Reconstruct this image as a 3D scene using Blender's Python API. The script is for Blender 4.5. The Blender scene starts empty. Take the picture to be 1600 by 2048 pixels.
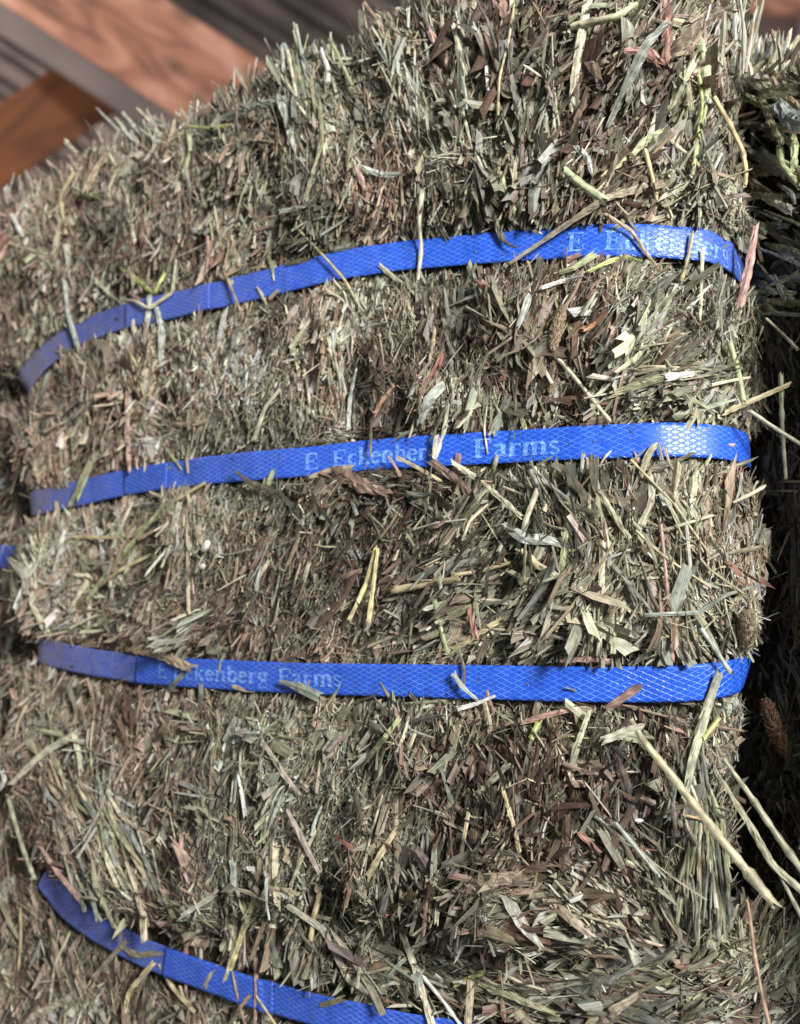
import bpy, math, random
import numpy as np
from mathutils import Vector, Matrix

random.seed(7)
rng = np.random.default_rng(11)
sc = bpy.context.scene
COL = sc.collection

# ------------------------------------------------------------------ camera
FPX = 1774.0                        # focal length in pixels of the 1600x2048 photograph
CAM = np.array([0.0, 0.0, 1.20])
PITCH = math.atan(206 / FPX)        # looking slightly up
cd = bpy.data.cameras.new('camera')
cam = bpy.data.objects.new('camera', cd)
COL.objects.link(cam)
cam.location = CAM
cam.rotation_euler = (math.pi / 2 + PITCH, 0, 0)
cd.sensor_fit = 'VERTICAL'
cd.sensor_height = 36.0
cd.lens = 36.0 * FPX / 2048.0
cd.clip_start = 0.02
cd.clip_end = 50
cd.dof.use_dof = True
cd.dof.focus_distance = 0.385
cd.dof.aperture_fstop = cd.lens * 1e-3 / 0.0048
sc.camera = cam

FWD = np.array([0, math.cos(PITCH), math.sin(PITCH)])
UPV = np.array([0, -math.sin(PITCH), math.cos(PITCH)])
RGT = np.array([1.0, 0, 0])

def ray(px, py):
    px = np.asarray(px, float); py = np.asarray(py, float)
    return (FWD[None] + ((px - 800) / FPX)[..., None] * RGT - ((py - 1024) / FPX)[..., None] * UPV) if px.ndim else \
        FWD + (px - 800) / FPX * RGT - (py - 1024) / FPX * UPV

def topx(P):
    d = P - CAM
    z = d @ FWD
    z = np.where(np.abs(z) < 1e-4, 1e-4, z)
    return 800 + FPX * (d @ RGT) / z, 1024 - FPX * (d @ UPV) / z, z

# ------------------------------------------------------------------ light of the barn
w = bpy.data.worlds.new('World'); sc.world = w
w.use_nodes = True
bg = w.node_tree.nodes['Background']
bg.inputs['Color'].default_value = (0.93, 0.96, 1.0, 1)
bg.inputs['Strength'].default_value = 0.21

def area(name, loc, target, size, power, color):
    l = bpy.data.lights.new(name, 'AREA')
    l.shape = 'RECTANGLE'; l.size = size[0]; l.size_y = size[1]
    l.energy = power; l.color = color
    o = bpy.data.objects.new(name, l); COL.objects.link(o)
    o.location = loc
    o.rotation_euler = (Vector(target) - Vector(loc)).to_track_quat('-Z', 'Y').to_euler()
    return o
# open barn doorway: the daylight comes in from the right, in front of the stack
area('doorway_light', (0.52, -0.60, 1.62), (0.0, 0.42, 1.2), (0.24, 0.26), 36.0, (1.0, 0.98, 0.95))
area('background_light', (-1.6, 0.9, 2.4), (-0.3, 2.2, 1.9), (0.6, 0.6), 14.0, (1.0, 0.9, 0.8))  # lamp aimed at the roof and rafters behind the stack

sc.view_settings.view_transform = 'Standard'
sc.view_settings.look = 'None'
sc.view_settings.exposure = 0.0
sc.view_settings.gamma = 1.0
sc.cycles.use_denoising = True
sc.cycles.max_bounces = 6
sc.cycles.diffuse_bounces = 3
sc.cycles.transmission_bounces = 2
sc.cycles.transparent_max_bounces = 4

# ------------------------------------------------------------------ helpers
def tag(o, label=None, cat=None, group=None, kind=None):
    if label: o['label'] = label
    if cat: o['category'] = cat
    if group: o['group'] = group
    if kind: o['kind'] = kind
    return o

def link(name, me, parent=None, mats=()):
    for m in mats: me.materials.append(m)
    o = bpy.data.objects.new(name, me)
    COL.objects.link(o)
    if parent is not None: o.parent = parent
    return o

def empty(name, loc=(0, 0, 0)):
    o = bpy.data.objects.new(name, None); COL.objects.link(o)
    o.location = loc; o.empty_display_size = 0.02
    return o

def srgb(r, g, b):
    f = lambda c: c / 12.92 if c <= 0.04045 else ((c + 0.055) / 1.055) ** 2.4
    return (f(r / 255), f(g / 255), f(b / 255))

def np_mesh(name, V, F, col=None, uv=None, smooth=False):
    """V (n,3), F (m,4) quads, col (n,3), uv (n,2) per vertex"""
    me = bpy.data.meshes.new(name)
    n, m = len(V), len(F)
    k = F.shape[1]
    me.vertices.add(n); me.vertices.foreach_set('co', np.ascontiguousarray(V, dtype=np.float32).ravel())
    me.loops.add(m * k); me.loops.foreach_set('vertex_index', np.ascontiguousarray(F, dtype=np.int32).ravel())
    me.polygons.add(m)
    me.polygons.foreach_set('loop_start', np.arange(0, m * k, k, dtype=np.int32))
    me.polygons.foreach_set('loop_total', np.full(m, k, dtype=np.int32))
    me.polygons.foreach_set('use_smooth', np.full(m, smooth, dtype=bool))
    if col is not None:
        a = me.attributes.new('col', 'FLOAT_COLOR', 'POINT')
        c = np.ones((n, 4), np.float32); c[:, :3] = col
        a.data.foreach_set('color', c.ravel())
    if uv is not None:
        l = me.uv_layers.new(name='UVMap')
        l.data.foreach_set('uv', np.ascontiguousarray(uv[F.ravel()], dtype=np.float32).ravel())
    me.update(calc_edges=True)
    return me

class Noise2:
    def __init__(s, seed):
        s.t = np.random.default_rng(seed).random((256, 256))
    def __call__(s, x, y):
        xi = np.floor(x).astype(int); yi = np.floor(y).astype(int)
        fx = x - xi; fy = y - yi
        fx = fx * fx * (3 - 2 * fx); fy = fy * fy * (3 - 2 * fy)
        a = s.t[xi & 255, yi & 255]; b = s.t[(xi + 1) & 255, yi & 255]
        c = s.t[xi & 255, (yi + 1) & 255]; d = s.t[(xi + 1) & 255, (yi + 1) & 255]
        return (a * (1 - fx) + b * fx) * (1 - fy) + (c * (1 - fx) + d * fx) * fy * 1.0 - 0.5
N1, N2, N3, N4, N5, N6 = (Noise2(i) for i in range(6))

# ------------------------------------------------------------------ materials
def nt_mat(name):
    m = bpy.data.materials.new(name); m.use_nodes = True
    nt = m.node_tree
    return m, nt, nt.nodes['Principled BSDF'], nt.nodes['Material Output']

def hay_material(name, translucent=0.25):
    m, nt, b, out = nt_mat(name)
    N = nt.nodes.new; L = nt.links.new
    at = N('ShaderNodeAttribute'); at.attribute_name = 'col'
    uv = N('ShaderNodeUVMap')
    mp = N('ShaderNodeMapping'); mp.inputs['Scale'].default_value = (2600, 90, 1)
    L(uv.outputs[0], mp.inputs[0])
    n = N('ShaderNodeTexNoise'); n.inputs['Scale'].default_value = 1.0; n.inputs['Detail'].default_value = 3
    L(mp.outputs[0], n.inputs['Vector'])
    mp2 = N('ShaderNodeMapping'); mp2.inputs['Scale'].default_value = (300, 240, 1)
    L(uv.outputs[0], mp2.inputs[0])
    n2 = N('ShaderNodeTexNoise'); n2.inputs['Scale'].default_value = 1.0; n2.inputs['Detail'].default_value = 3
    L(mp2.outputs[0], n2.inputs['Vector'])
    r = N('ShaderNodeMapRange'); r.inputs[1].default_value = 0.3; r.inputs[2].default_value = 0.72
    r.inputs[3].default_value = 0.45; r.inputs[4].default_value = 1.4
    L(n.outputs['Fac'], r.inputs[0])
    r2 = N('ShaderNodeMapRange'); r2.inputs[1].default_value = 0.35; r2.inputs[2].default_value = 0.7
    r2.inputs[3].default_value = 0.65; r2.inputs[4].default_value = 1.25
    L(n2.outputs['Fac'], r2.inputs[0])
    mu = N('ShaderNodeMath'); mu.operation = 'MULTIPLY'
    L(r.outputs[0], mu.inputs[0]); L(r2.outputs[0], mu.inputs[1])
    vm = N('ShaderNodeVectorMath'); vm.operation = 'SCALE'
    L(at.outputs['Color'], vm.inputs[0]); L(mu.outputs[0], vm.inputs['Scale'])
    # dusty brownish blotches
    mx = N('ShaderNodeMix'); mx.data_type = 'RGBA'
    r3 = N('ShaderNodeMapRange'); r3.inputs[1].default_value = 0.55; r3.inputs[2].default_value = 0.75
    r3.inputs[3].default_value = 0.0; r3.inputs[4].default_value = 0.32
    L(n2.outputs['Fac'], r3.inputs[0]); L(r3.outputs[0], mx.inputs['Factor'])
    L(vm.outputs[0], mx.inputs['A']); mx.inputs['B'].default_value = (0.16, 0.105, 0.075, 1)
    L(mx.outputs['Result'], b.inputs['Base Color'])
    b.inputs['Roughness'].default_value = 0.45
    b.inputs['Specular IOR Level'].default_value = 0.42
    bp = N('ShaderNodeBump'); bp.inputs['Strength'].default_value = 0.5; bp.inputs['Distance'].default_value = 0.0002
    L(n.outputs['Fac'], bp.inputs['Height']); L(bp.outputs[0], b.inputs['Normal'])
    if translucent:
        t = N('ShaderNodeBsdfTranslucent'); L(mx.outputs['Result'], t.inputs['Color'])
        ms = N('ShaderNodeMixShader'); ms.inputs[0].default_value = translucent
        L(b.outputs[0], ms.inputs[1]); L(t.outputs[0], ms.inputs[2]); L(ms.outputs[0], out.inputs['Surface'])
    return m
M_hay = hay_material('dried_hay')

def core_material():
    m, nt, b, out = nt_mat('gap_dark_chaff')
    N = nt.nodes.new; L = nt.links.new
    tc = N('ShaderNodeTexCoord')
    mp = N('ShaderNodeMapping'); mp.inputs['Scale'].default_value = (900, 900, 260)
    L(tc.outputs['Object'], mp.inputs[0])
    n = N('ShaderNodeTexNoise'); n.inputs['Scale'].default_value = 1; n.inputs['Detail'].default_value = 4
    L(mp.outputs[0], n.inputs['Vector'])
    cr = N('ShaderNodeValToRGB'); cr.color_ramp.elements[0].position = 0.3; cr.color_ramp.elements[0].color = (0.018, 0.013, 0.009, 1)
    cr.color_ramp.elements[1].position = 0.75; cr.color_ramp.elements[1].color = (0.09, 0.068, 0.045, 1)  # near-black: the shade deep between hay pieces is put into this colour
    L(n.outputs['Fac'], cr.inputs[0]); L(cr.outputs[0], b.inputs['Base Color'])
    b.inputs['Roughness'].default_value = 0.9
    bp = N('ShaderNodeBump'); bp.inputs['Distance'].default_value = 0.002; L(n.outputs['Fac'], bp.inputs['Height'])
    L(bp.outputs[0], b.inputs['Normal'])
    return m
M_core = core_material()

def strap_material(name, printed=False):
    """blue polyester strap, UV in units of strap widths: x along, y across"""
    m, nt, b, out = nt_mat(name)
    N = nt.nodes.new; L = nt.links.new
    def math_(op, a, bb=None):
        n = N('ShaderNodeMath'); n.operation = op
        for i, v in enumerate((a, bb)):
            if v is None: continue
            if isinstance(v, (int, float)): n.inputs[i].default_value = v
            else: L(v, n.inputs[i])
        return n.outputs[0]
    uv = N('ShaderNodeUVMap')
    nz = N('ShaderNodeTexNoise'); nz.inputs['Scale'].default_value = 7; nz.inputs['Detail'].default_value = 2
    L(uv.outputs[0], nz.inputs['Vector'])
    sx = N('ShaderNodeSeparateXYZ'); L(uv.outputs[0], sx.inputs[0])
    wob = math_('MULTIPLY', math_('SUBTRACT', nz.outputs['Fac'], 0.5), 0.35)
    def diag(kx, ky):
        v = math_('ADD', math_('ADD', math_('MULTIPLY', sx.outputs[0], kx), math_('MULTIPLY', sx.outputs[1], ky)), wob)
        f = math_('ABSOLUTE', math_('SUBTRACT', math_('FRACT', v), 0.5))       # 0.5 at the line
        mr = N('ShaderNodeMapRange'); mr.inputs[1].default_value = 0.35; mr.inputs[2].default_value = 0.47
        L(f, mr.inputs[0]); return mr.outputs[0]
    d1 = diag(2.9, 6.2); d2 = diag(2.9, -6.2)
    line = math_('MAXIMUM', d1, d2)
    # worn, broken grid
    n2 = N('ShaderNodeTexNoise'); n2.inputs['Scale'].default_value = 3.2; n2.inputs['Detail'].default_value = 6; n2.inputs['Roughness'].default_value = 0.7
    L(uv.outputs[0], n2.inputs['Vector'])
    r2 = N('ShaderNodeMapRange'); r2.inputs[1].default_value = 0.36; r2.inputs[2].default_value = 0.6; r2.inputs[3].default_value = 0.15; r2.inputs[4].default_value = 1
    L(n2.outputs['Fac'], r2.inputs[0])
    lw = math_('MULTIPLY', line, r2.outputs[0])
    mx = N('ShaderNodeMix'); mx.data_type = 'RGBA'
    base = (0.004, 0.070, 0.54, 1); pale = (0.10, 0.27, 0.76, 1)
    if printed:
        base = (0.20, 0.40, 0.82, 1); pale = (0.004, 0.10, 0.66, 1)
        pr = N('ShaderNodeMapRange'); pr.inputs[1].default_value = 0.40; pr.inputs[2].default_value = 0.60
        L(nz.outputs['Fac'], pr.inputs[0])
        L(math_('MAXIMUM', math_('MULTIPLY', lw, 0.9), math_('MULTIPLY', math_('SUBTRACT', 1.0, pr.outputs[0]), 0.72)), mx.inputs['Factor'])
    else:
        L(math_('MULTIPLY', lw, 0.72), mx.inputs['Factor'])
    mx.inputs['A'].default_value = base; mx.inputs['B'].default_value = pale
    # dust: fine specks everywhere, heavier film by attribute: grime plus painted shade at the left ends
    n3 = N('ShaderNodeTexNoise'); n3.inputs['Scale'].default_value = 11; n3.inputs['Detail'].default_value = 8; n3.inputs['Roughness'].default_value = 0.75
    L(uv.outputs[0], n3.inputs['Vector'])
    at = N('ShaderNodeAttribute'); at.attribute_name = 'col'
    sp = N('ShaderNodeSeparateColor'); L(at.outputs['Color'], sp.inputs[0])
    thr = N('ShaderNodeMapRange'); thr.inputs[1].default_value = 0.56; thr.inputs[2].default_value = 0.72; thr.inputs[4].default_value = 0.8
    L(n3.outputs['Fac'], thr.inputs[0])
    dust_fade = math_('MINIMUM', math_('ADD', math_('MULTIPLY', thr.outputs[0], math_('ADD', sp.outputs[0], 0.35)),
                 math_('MULTIPLY', math_('MULTIPLY', sp.outputs[0], n2.outputs['Fac']), 1.25)), 0.9)
    mx2 = N('ShaderNodeMix'); mx2.data_type = 'RGBA'
    L(dust_fade, mx2.inputs['Factor']); L(mx.outputs['Result'], mx2.inputs['A']); mx2.inputs['B'].default_value = (0.135, 0.12, 0.14, 1)
    L(mx2.outputs['Result'], b.inputs['Base Color'])
    rr = math_('ADD', math_('MULTIPLY', dust_fade, 0.5), 0.27)
    L(rr, b.inputs['Roughness'])
    b.inputs['Specular IOR Level'].default_value = 0.5
    bp = N('ShaderNodeBump'); bp.inputs['Strength'].default_value = 0.8; bp.inputs['Distance'].default_value = 0.00022
    h = math_('ADD', line, math_('MULTIPLY', n3.outputs['Fac'], 0.8))
    L(h, bp.inputs['Height']); L(bp.outputs[0], b.inputs['Normal'])
    return m
M_strap = strap_material('blue_strap_plastic')
M_print = strap_material('worn_pale_blue_print', True)

def wood_material(name, c0, c1, dark, vec_scale, knots=0.0):
    m, nt, b, out = nt_mat(name)
    N = nt.nodes.new; L = nt.links.new
    tc = N('ShaderNodeTexCoord')
    mp = N('ShaderNodeMapping'); mp.inputs['Scale'].default_value = vec_scale
    L(tc.outputs['Object'], mp.inputs[0])
    n = N('ShaderNodeTexNoise'); n.inputs['Scale'].default_value = 1; n.inputs['Detail'].default_value = 5; n.inputs['Distortion'].default_value = 1.2
    L(mp.outputs[0], n.inputs['Vector'])
    cr = N('ShaderNodeValToRGB')
    e = cr.color_ramp.elements
    e[0].position = 0.30; e[0].color = (*dark, 1)
    e[1].position = 0.70; e[1].color = (*c1, 1)
    k = e.new(0.47); k.color = (*c0, 1)
    L(n.outputs['Fac'], cr.inputs[0])
    last = cr.outputs[0]
    if knots:
        v = N('ShaderNodeTexVoronoi'); v.inputs['Scale'].default_value = 1; v.inputs['Randomness'].default_value = 0.9
        m2 = N('ShaderNodeMapping'); m2.inputs['Scale'].default_value = (7, 15, 15); m2.inputs['Location'].default_value = (0.3, 0.2, 0.1)
        L(tc.outputs['Object'], m2.inputs[0]); L(m2.outputs[0], v.inputs['Vector'])
        mr = N('ShaderNodeMapRange'); mr.inputs[1].default_value = 0.10; mr.inputs[2].default_value = 0.32; mr.inputs[3].default_value = knots; mr.inputs[4].default_value = 0
        L(v.outputs['Distance'], mr.inputs[0])
        mx = N('ShaderNodeMix'); mx.data_type = 'RGBA'; L(mr.outputs[0], mx.inputs['Factor'])
        L(last, mx.inputs['A']); mx.inputs['B'].default_value = (*[c * 0.5 for c in dark], 1)
        last = mx.outputs['Result']
    L(last, b.inputs['Base Color']); b.inputs['Roughness'].default_value = 0.7
    bp = N('ShaderNodeBump'); bp.inputs['Distance'].default_value = 0.002; L(n.outputs['Fac'], bp.inputs['Height']); L(bp.outputs[0], b.inputs['Normal'])
    return m

def plain_noise_material(name, ca, cb, scale, rough=0.7, metal=0.0, bump=0.001):
    m, nt, b, out = nt_mat(name)
    N = nt.nodes.new; L = nt.links.new
    tc = N('ShaderNodeTexCoord')
    mp = N('ShaderNodeMapping'); mp.inputs['Scale'].default_value = scale; L(tc.outputs['Object'], mp.inputs[0])
    n = N('ShaderNodeTexNoise'); n.inputs['Scale'].default_value = 1; n.inputs['Detail'].default_value = 5
    L(mp.outputs[0], n.inputs['Vector'])
    cr = N('ShaderNodeValToRGB'); cr.color_ramp.elements[0].position = 0.35; cr.color_ramp.elements[1].position = 0.68
    cr.color_ramp.elements[0].color = (*ca, 1); cr.color_ramp.elements[1].color = (*cb, 1)
    L(n.outputs['Fac'], cr.inputs[0]); L(cr.outputs[0], b.inputs['Base Color'])
    b.inputs['Roughness'].default_value = rough; b.inputs['Metallic'].default_value = metal
    bp = N('ShaderNodeBump'); bp.inputs['Distance'].default_value = bump; L(n.outputs['Fac'], bp.inputs['Height']); L(bp.outputs[0], b.inputs['Normal'])
    return m

# ------------------------------------------------------------------ a bale face as a surface
class Face:
    """A bale's front plane through the point seen at (px0, 1230) at depth D0 (metres along the floor), turned by theta about the
    vertical; outline by four traced edges; rounded rims, sides running straight back."""
    def __init__(s, px0, D0, theta, top, bottom, left, right, R=0.016, seed=0, straps=(), hollows=(), amp=1.0, turn=None):
        s.th = theta
        s.O = np.array([(px0 - 800) / FPX * D0, D0, CAM[2]])
        # correct: horizontal ray through (px0, horizon) has y component cos(pitch)+..., use exact ray
        r = ray(float(px0), 1230.0); s.O = CAM + r * (D0 / r[1])
        s.U = np.array([math.cos(theta), -math.sin(theta), 0]); s.V = np.array([0, 0, 1.0])
        s.N = np.array([-math.sin(theta), -math.cos(theta), 0])
        s.R = R; s.seed = seed; s.amp = amp
        s.u0, s.kq = 9.0, 0.0
        if turn:
            (ua,), _ = s.unproj(np.array([float(turn[0])]), np.array([1230.0])); (ub,), _ = s.unproj(np.array([float(turn[1])]), np.array([1230.0]))
            s.u0 = ua; s.kq = turn[2] / (ub - ua) ** 2
        f = lambda pts: s.unproj_b(np.array([p[0] for p in pts], float), np.array([p[1] for p in pts], float))
        u, v = f(top); o = np.argsort(u); s.tu, s.tv = u[o], v[o]
        uu = np.arange(s.tu[0], s.tu[-1], 0.002); vv = np.interp(uu, s.tu, s.tv)
        s.tv = vv + N1(uu * 75 + seed, uu * 0 + 4.2) * 0.0045 + N2(uu * 210 + seed, uu * 0) * 0.002; s.tu = uu
        u, v = f(bottom); o = np.argsort(u); s.bu, s.bv = u[o], v[o]
        u, v = f(left); o = np.argsort(v); s.lu, s.lv = u[o], v[o]
        u, v = f(right); o = np.argsort(v); s.ru, s.rv = u[o], v[o]
        s.straps = []
        for pts, wd in straps:
            u, v = f(pts); o = np.argsort(u)
            s.straps.append((u[o], v[o], wd))
        s.raw_straps = straps; s.hollows = []
        for (px, py, rpx, rpy, h) in hollows:
            (u0,), (v0,) = s.unproj_b(np.array([px], float), np.array([py], float))
            k = s.mpp(px)
            s.hollows.append((u0, v0, rpx * k, rpy * k, h))
    def refine(s, lift):
        """seat the straps' centre lines on the real relief"""
        for _ in range(3):
            new = []
            for (pts, wd), (su, sv, _w) in zip(s.raw_straps, s.straps):
                px = np.array([p[0] for p in pts], float); py = np.array([p[1] for p in pts], float)
                u, v = s.unproj_b(px, py)
                for _k in range(4):
                    h = sum(s.smooth(u + d, v) for d in (-.012, -.006, 0, .006, .012)) / 5
                    u, v = s.unproj(px, py, s.base(u) + h + lift)
                o = np.argsort(u); new.append((u[o], v[o], wd))
            s.straps = new
    def mpp(s, px):
        r = ray(float(px), 1230.0); t = ((s.O - CAM) @ s.N) / (r @ s.N)
        return t / FPX
    def unproj(s, px, py, n=0.0):
        r = ray(np.asarray(px, float), np.asarray(py, float))
        t = ((s.O + s.N * 0 - CAM) @ s.N + n) / (r @ s.N)
        P = CAM + r * (t[:, None] if np.ndim(t) else t)
        d = P - s.O
        return d @ s.U, d @ s.V
    def base(s, u):
        d = np.clip(u - s.u0, 0, 0.13); return -s.kq * d * d
    def unproj_b(s, px, py):
        u, v = s.unproj(px, py)
        for _ in range(8): u, v = s.unproj(px, py, s.base(u))
        return u, v
    def strapdist(s, u, v):
        d = np.full(np.shape(u), 9.0); 
        for su, sv, wd in s.straps:
            d0 = np.abs(v - np.interp(u, su, sv)) - wd / 2
            d0 = np.where((u > su[0] - 0.03), d0, 9.0)
            d = np.minimum(d, d0)
        return d
    def smooth(s, u, v):
        q = s.seed * 13.7
        h = N1(u * 9 + q, v * 9 + q) * 0.010 + N2(u * 22 + q, v * 22) * 0.006 * s.amp
        d = s.strapdist(u, v)
        h = h - 0.0045 * np.exp(-(np.clip(d, 0, 9) / 0.012) ** 2)
        return h
    def height(s, u, v):
        q = s.seed * 7.3
        h = s.smooth(u, v)
        k = np.clip(s.strapdist(u, v) / 0.008, 0, 1)
        h = h + s.amp * k * (N3(u * 110 + q, v * 35 + q) * 0.007 + N4(u * 75, v * 22 + q) * 0.009 + N2(u * 60 + 3, v * 60 + q) * 0.007 + N6(u * 30 + q, v * 27) * 0.008 + N5(u * 260, v * 90 + q) * 0.0050)
        for u0, v0, ru, rv, a in s.hollows:
            h = h + a * np.exp(-(((u - u0) / ru) ** 2 + ((v - v0) / rv) ** 2))
        return h
    def wrap(s, u, v, n):
        """flat coordinates -> world, bent round the four rims"""
        R = s.R
        vt = np.interp(u, s.tu, s.tv); vb = np.interp(u, s.bu, s.bv)
        ul = np.interp(v, s.lv, s.lu); ur = np.interp(v, s.rv, s.ru)
        def prof(x, lo, hi):
            q = R * math.pi / 2
            def one(e):                       # e: distance past the start of the rounding
                e = np.maximum(e, 0)
                a = np.minimum(e, q) / R
                return R * np.sin(a) , R * (1 - np.cos(a)) + np.maximum(e - q, 0)
            px, pd = one(x - (hi - R)); nx, nd = one((lo + R) - x)
            pos = np.clip(x, lo + R, hi - R) + px - nx
            return pos, pd + nd
        x, du = prof(u, ul, ur)
        y, dv = prof(v, vb, vt)
        d = -(du + dv)
        # the local offset n follows the local normal: approximate with front + sideways shares
        su = np.clip((u - (ur - R)) / (R * 1.57), 0, 1) - np.clip(((ul + R) - u) / (R * 1.57), 0, 1)
        sv = np.clip((v - (vt - R)) / (R * 1.57), 0, 1) - np.clip(((vb + R) - v) / (R * 1.57), 0, 1)
        cu = np.cos(su * math.pi / 2) * np.cos(sv * math.pi / 2)
        X = x + n * np.sin(su * math.pi / 2); Y = y + n * np.sin(sv * math.pi / 2); Z = d + n * cu + s.base(np.minimum(u, ur))
        return s.O + X[..., None] * s.U + Y[..., None] * s.V + Z[..., None] * s.N
    def S(s, u, v, n=0.0):
        return s.wrap(u, v, s.height(u, v) + n)
    def frame(s, u, v):
        e = 0.0025
        n0 = s.smooth(u, v)
        P = s.wrap(u, v, n0)
        A = s.wrap(u + e, v, n0) - s.wrap(u - e, v, n0); B = s.wrap(u, v + e, n0) - s.wrap(u, v - e, n0)
        A /= np.linalg.norm(A, axis=1, keepdims=True) + 1e-9
        n = np.cross(A, B); ln = np.linalg.norm(n, axis=1, keepdims=True)
        n = np.where(ln > 1e-6, n / (ln + 1e-9), s.N)
        B = np.cross(n, A)
        return P, A, B, n
    def bounds(s):
        return s.lu.min(), s.ru.max(), s.bv.min(), s.tv.max()

# photograph positions of the straps' centre lines
ST1 = [(40, 775), (75, 722), (130, 680), (200, 648), (260, 630), (350, 611), (440, 588), (550, 562), (700, 526), (830, 507), (1000, 494), (1150, 483), (1260, 481), (1350, 484), (1430, 492), (1480, 499), (1540, 501)]
ST2 = [(40, 1012), (100, 999), (250, 964), (400, 942), (600, 925), (740, 909), (860, 902), (1000, 894), (1150, 886), (1300, 881), (1400, 881), (1500, 887), (1560, 900)]
ST3 = [(60, 1296), (100, 1307), (180, 1324), (275, 1339), (400, 1347), (600, 1357), (800, 1361), (1000, 1365), (1200, 1369), (1350, 1368), (1450, 1360), (1560, 1340)]
ST4 = [(85, 1735), (100, 1775), (130, 1812), (180, 1848), (230, 1876), (290, 1908), (340, 1926), (420, 1955), (500, 1985), (600, 2012), (700, 2034), (820, 2062), (1000, 2095), (1300, 2130)]
SW = 0.0150

MAIN = Face(800, 0.42, math.radians(25.6),
    top=[(-200, 560), (-60, 470), (0, 422), (60, 375), (120, 325), (200, 280), (300, 262), (400, 240), (480, 185), (600, 140), (700, 88), (780, 32), (850, 8), (1000, -60), (1300, -130), (1560, -170)],
    bottom=[(0, 1700), (80, 1715), (180, 1790), (250, 1832), (300, 1848), (400, 1838), (560, 1805), (700, 1815), (850, 1850), (1100, 1885), (1330, 1885), (1600, 1885)],
    left=[(-70, 300), (-70, 640), (25, 780), (35, 1000), (45, 1320), (10, 1500), (40, 1720), (60, 1900)],
    right=[(1462, -200), (1450, 60), (1440, 200), (1470, 400), (1490, 520), (1494, 800), (1486, 1100), (1498, 1320), (1480, 1400), (1470, 1500), (1445, 1650), (1405, 1900)],
    turn=(1130, 1490, 0.024), seed=1, straps=[(ST1, SW), (ST2, SW), (ST3, SW)],
    hollows=[(760, 1170, 85, 110, -0.013), (1210, 1600, 90, 60, -0.006), (720, 975, 150, 34, 0.007), (400, 490, 30, 60, -0.006), 
             (640, 1790, 90, 25, -0.008), (820, 1450, 60, 70, 0.004), (900, 700, 40, 90, -0.005), (1320, 1120, 60, 120, -0.006), (1090, 200, 60, 120, 0.005)])
LOWER = Face(800, 0.440, math.radians(24.2),
    top=[(-200, 1600), (0, 1680), (90, 1715), (200, 1790), (300, 1800), (560, 1775), (800, 1800), (1100, 1880), (1330, 1892), (1600, 1880), (1800, 1880)],
    bottom=[(-300, 2350), (2000, 2420)], left=[(-260, 1500), (-260, 2400)], right=[(1690, 1500), (1690, 2500)],
    turn=(1130, 1490, 0.024), seed=2, straps=[(ST4, SW)], hollows=[(200, 1860, 60, 60, -0.002), (850, 1880, 110, 22, -0.008), (1050, 1905, 130, 20, -0.012), (1300, 1912, 130, 20, -0.012)], R=0.012)
MAIN.refine(0.003); LOWER.refine(0.0075)
RIGHT = Face(1574, 0.425, math.radians(79),
    top=[(1300, 155), (1430, 150), (1500, 150), (1600, 150), (2800, 150)], bottom=[(1300, 2300), (2800, 4400)],
    left=[(1425, 100), (1430, 400), (1440, 700), (1440, 1000), (1430, 1300), (1420, 1500), (1400, 2400)],
    right=[(2760, 0), (2760, 2400)], seed=3, R=0.012)
LEFTF = Face(0, 0.565, math.radians(25.6),
    top=[(-400, 690), (0, 705), (60, 712), (200, 720)], bottom=[(-400, 1730), (200, 1730)],
    left=[(-330, 600), (-330, 1800)], right=[(58, 600), (50, 1000), (46, 1250), (40, 1500), (50, 1750)], seed=4, R=0.014)

# ------------------------------------------------------------------ how the hay lies (lean from vertical, degrees; positive leans to the right)
LEAN = [(100,500,5),(300,400,10),(500,400,10),(700,150,-20),(620,160,-15),(850,200,-12),(1000,150,0),(1200,100,40),(1350,150,20),(1100,250,20),(1000,350,-5),(1250,300,40),
 (1400,350,15),(150,850,0),(300,800,8),(500,700,20),(650,700,5),(800,700,5),(950,700,10),(1100,700,15),(1250,700,40),(1350,730,75),(1350,810,60),(1450,650,10),(1480,800,5),
 (150,1100,5),(250,1050,32),(200,1250,65),(350,1230,62),(450,1100,10),(600,1100,25),(700,1000,30),(850,1020,20),(950,1150,65),(1000,1250,55),(1150,1000,-20),(1250,1150,20),
 (1350,1050,-10),(1400,1200,-20),(850,950,-80),(700,955,-72),(150,1500,20),(250,1700,-18),(300,1800,-25),(450,1500,10),(450,1700,0),(600,1600,42),(650,1650,45),(750,1550,20),
 (900,1500,15),(1000,1450,10),(1100,1600,20),(900,1700,5),(850,1760,5),(700,1730,10),(1050,1750,75),(1250,1500,0),(1400,1550,5),(1430,1800,-8),(1200,1750,-45),(100,1950,12),(300,1980,10),
 (600,1880,5),(900,1950,-75),(1200,2000,85),(700,2000,80),(1400,2000,88),(1550,300,-55),(1550,600,-20),(1580,1500,10),(1550,1900,30),(0,900,20)]
_L = np.array(LEAN, float)
def lean_at(px, py):
    out = np.zeros((len(px), 2))
    for i in range(0, len(px), 4096):
        d2 = (px[i:i+4096, None] - _L[None, :, 0]) ** 2 + (py[i:i+4096, None] - _L[None, :, 1]) ** 2
        wgt = 1 / (d2 + 2500) ** 1.6
        wgt /= wgt.sum(1, keepdims=True)
        a = np.radians(_L[:, 2]) * 2
        out[i:i+4096, 0] = wgt @ np.cos(a); out[i:i+4096, 1] = wgt @ np.sin(a)
    return np.arctan2(out[:, 1], out[:, 0]) / 2

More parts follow.
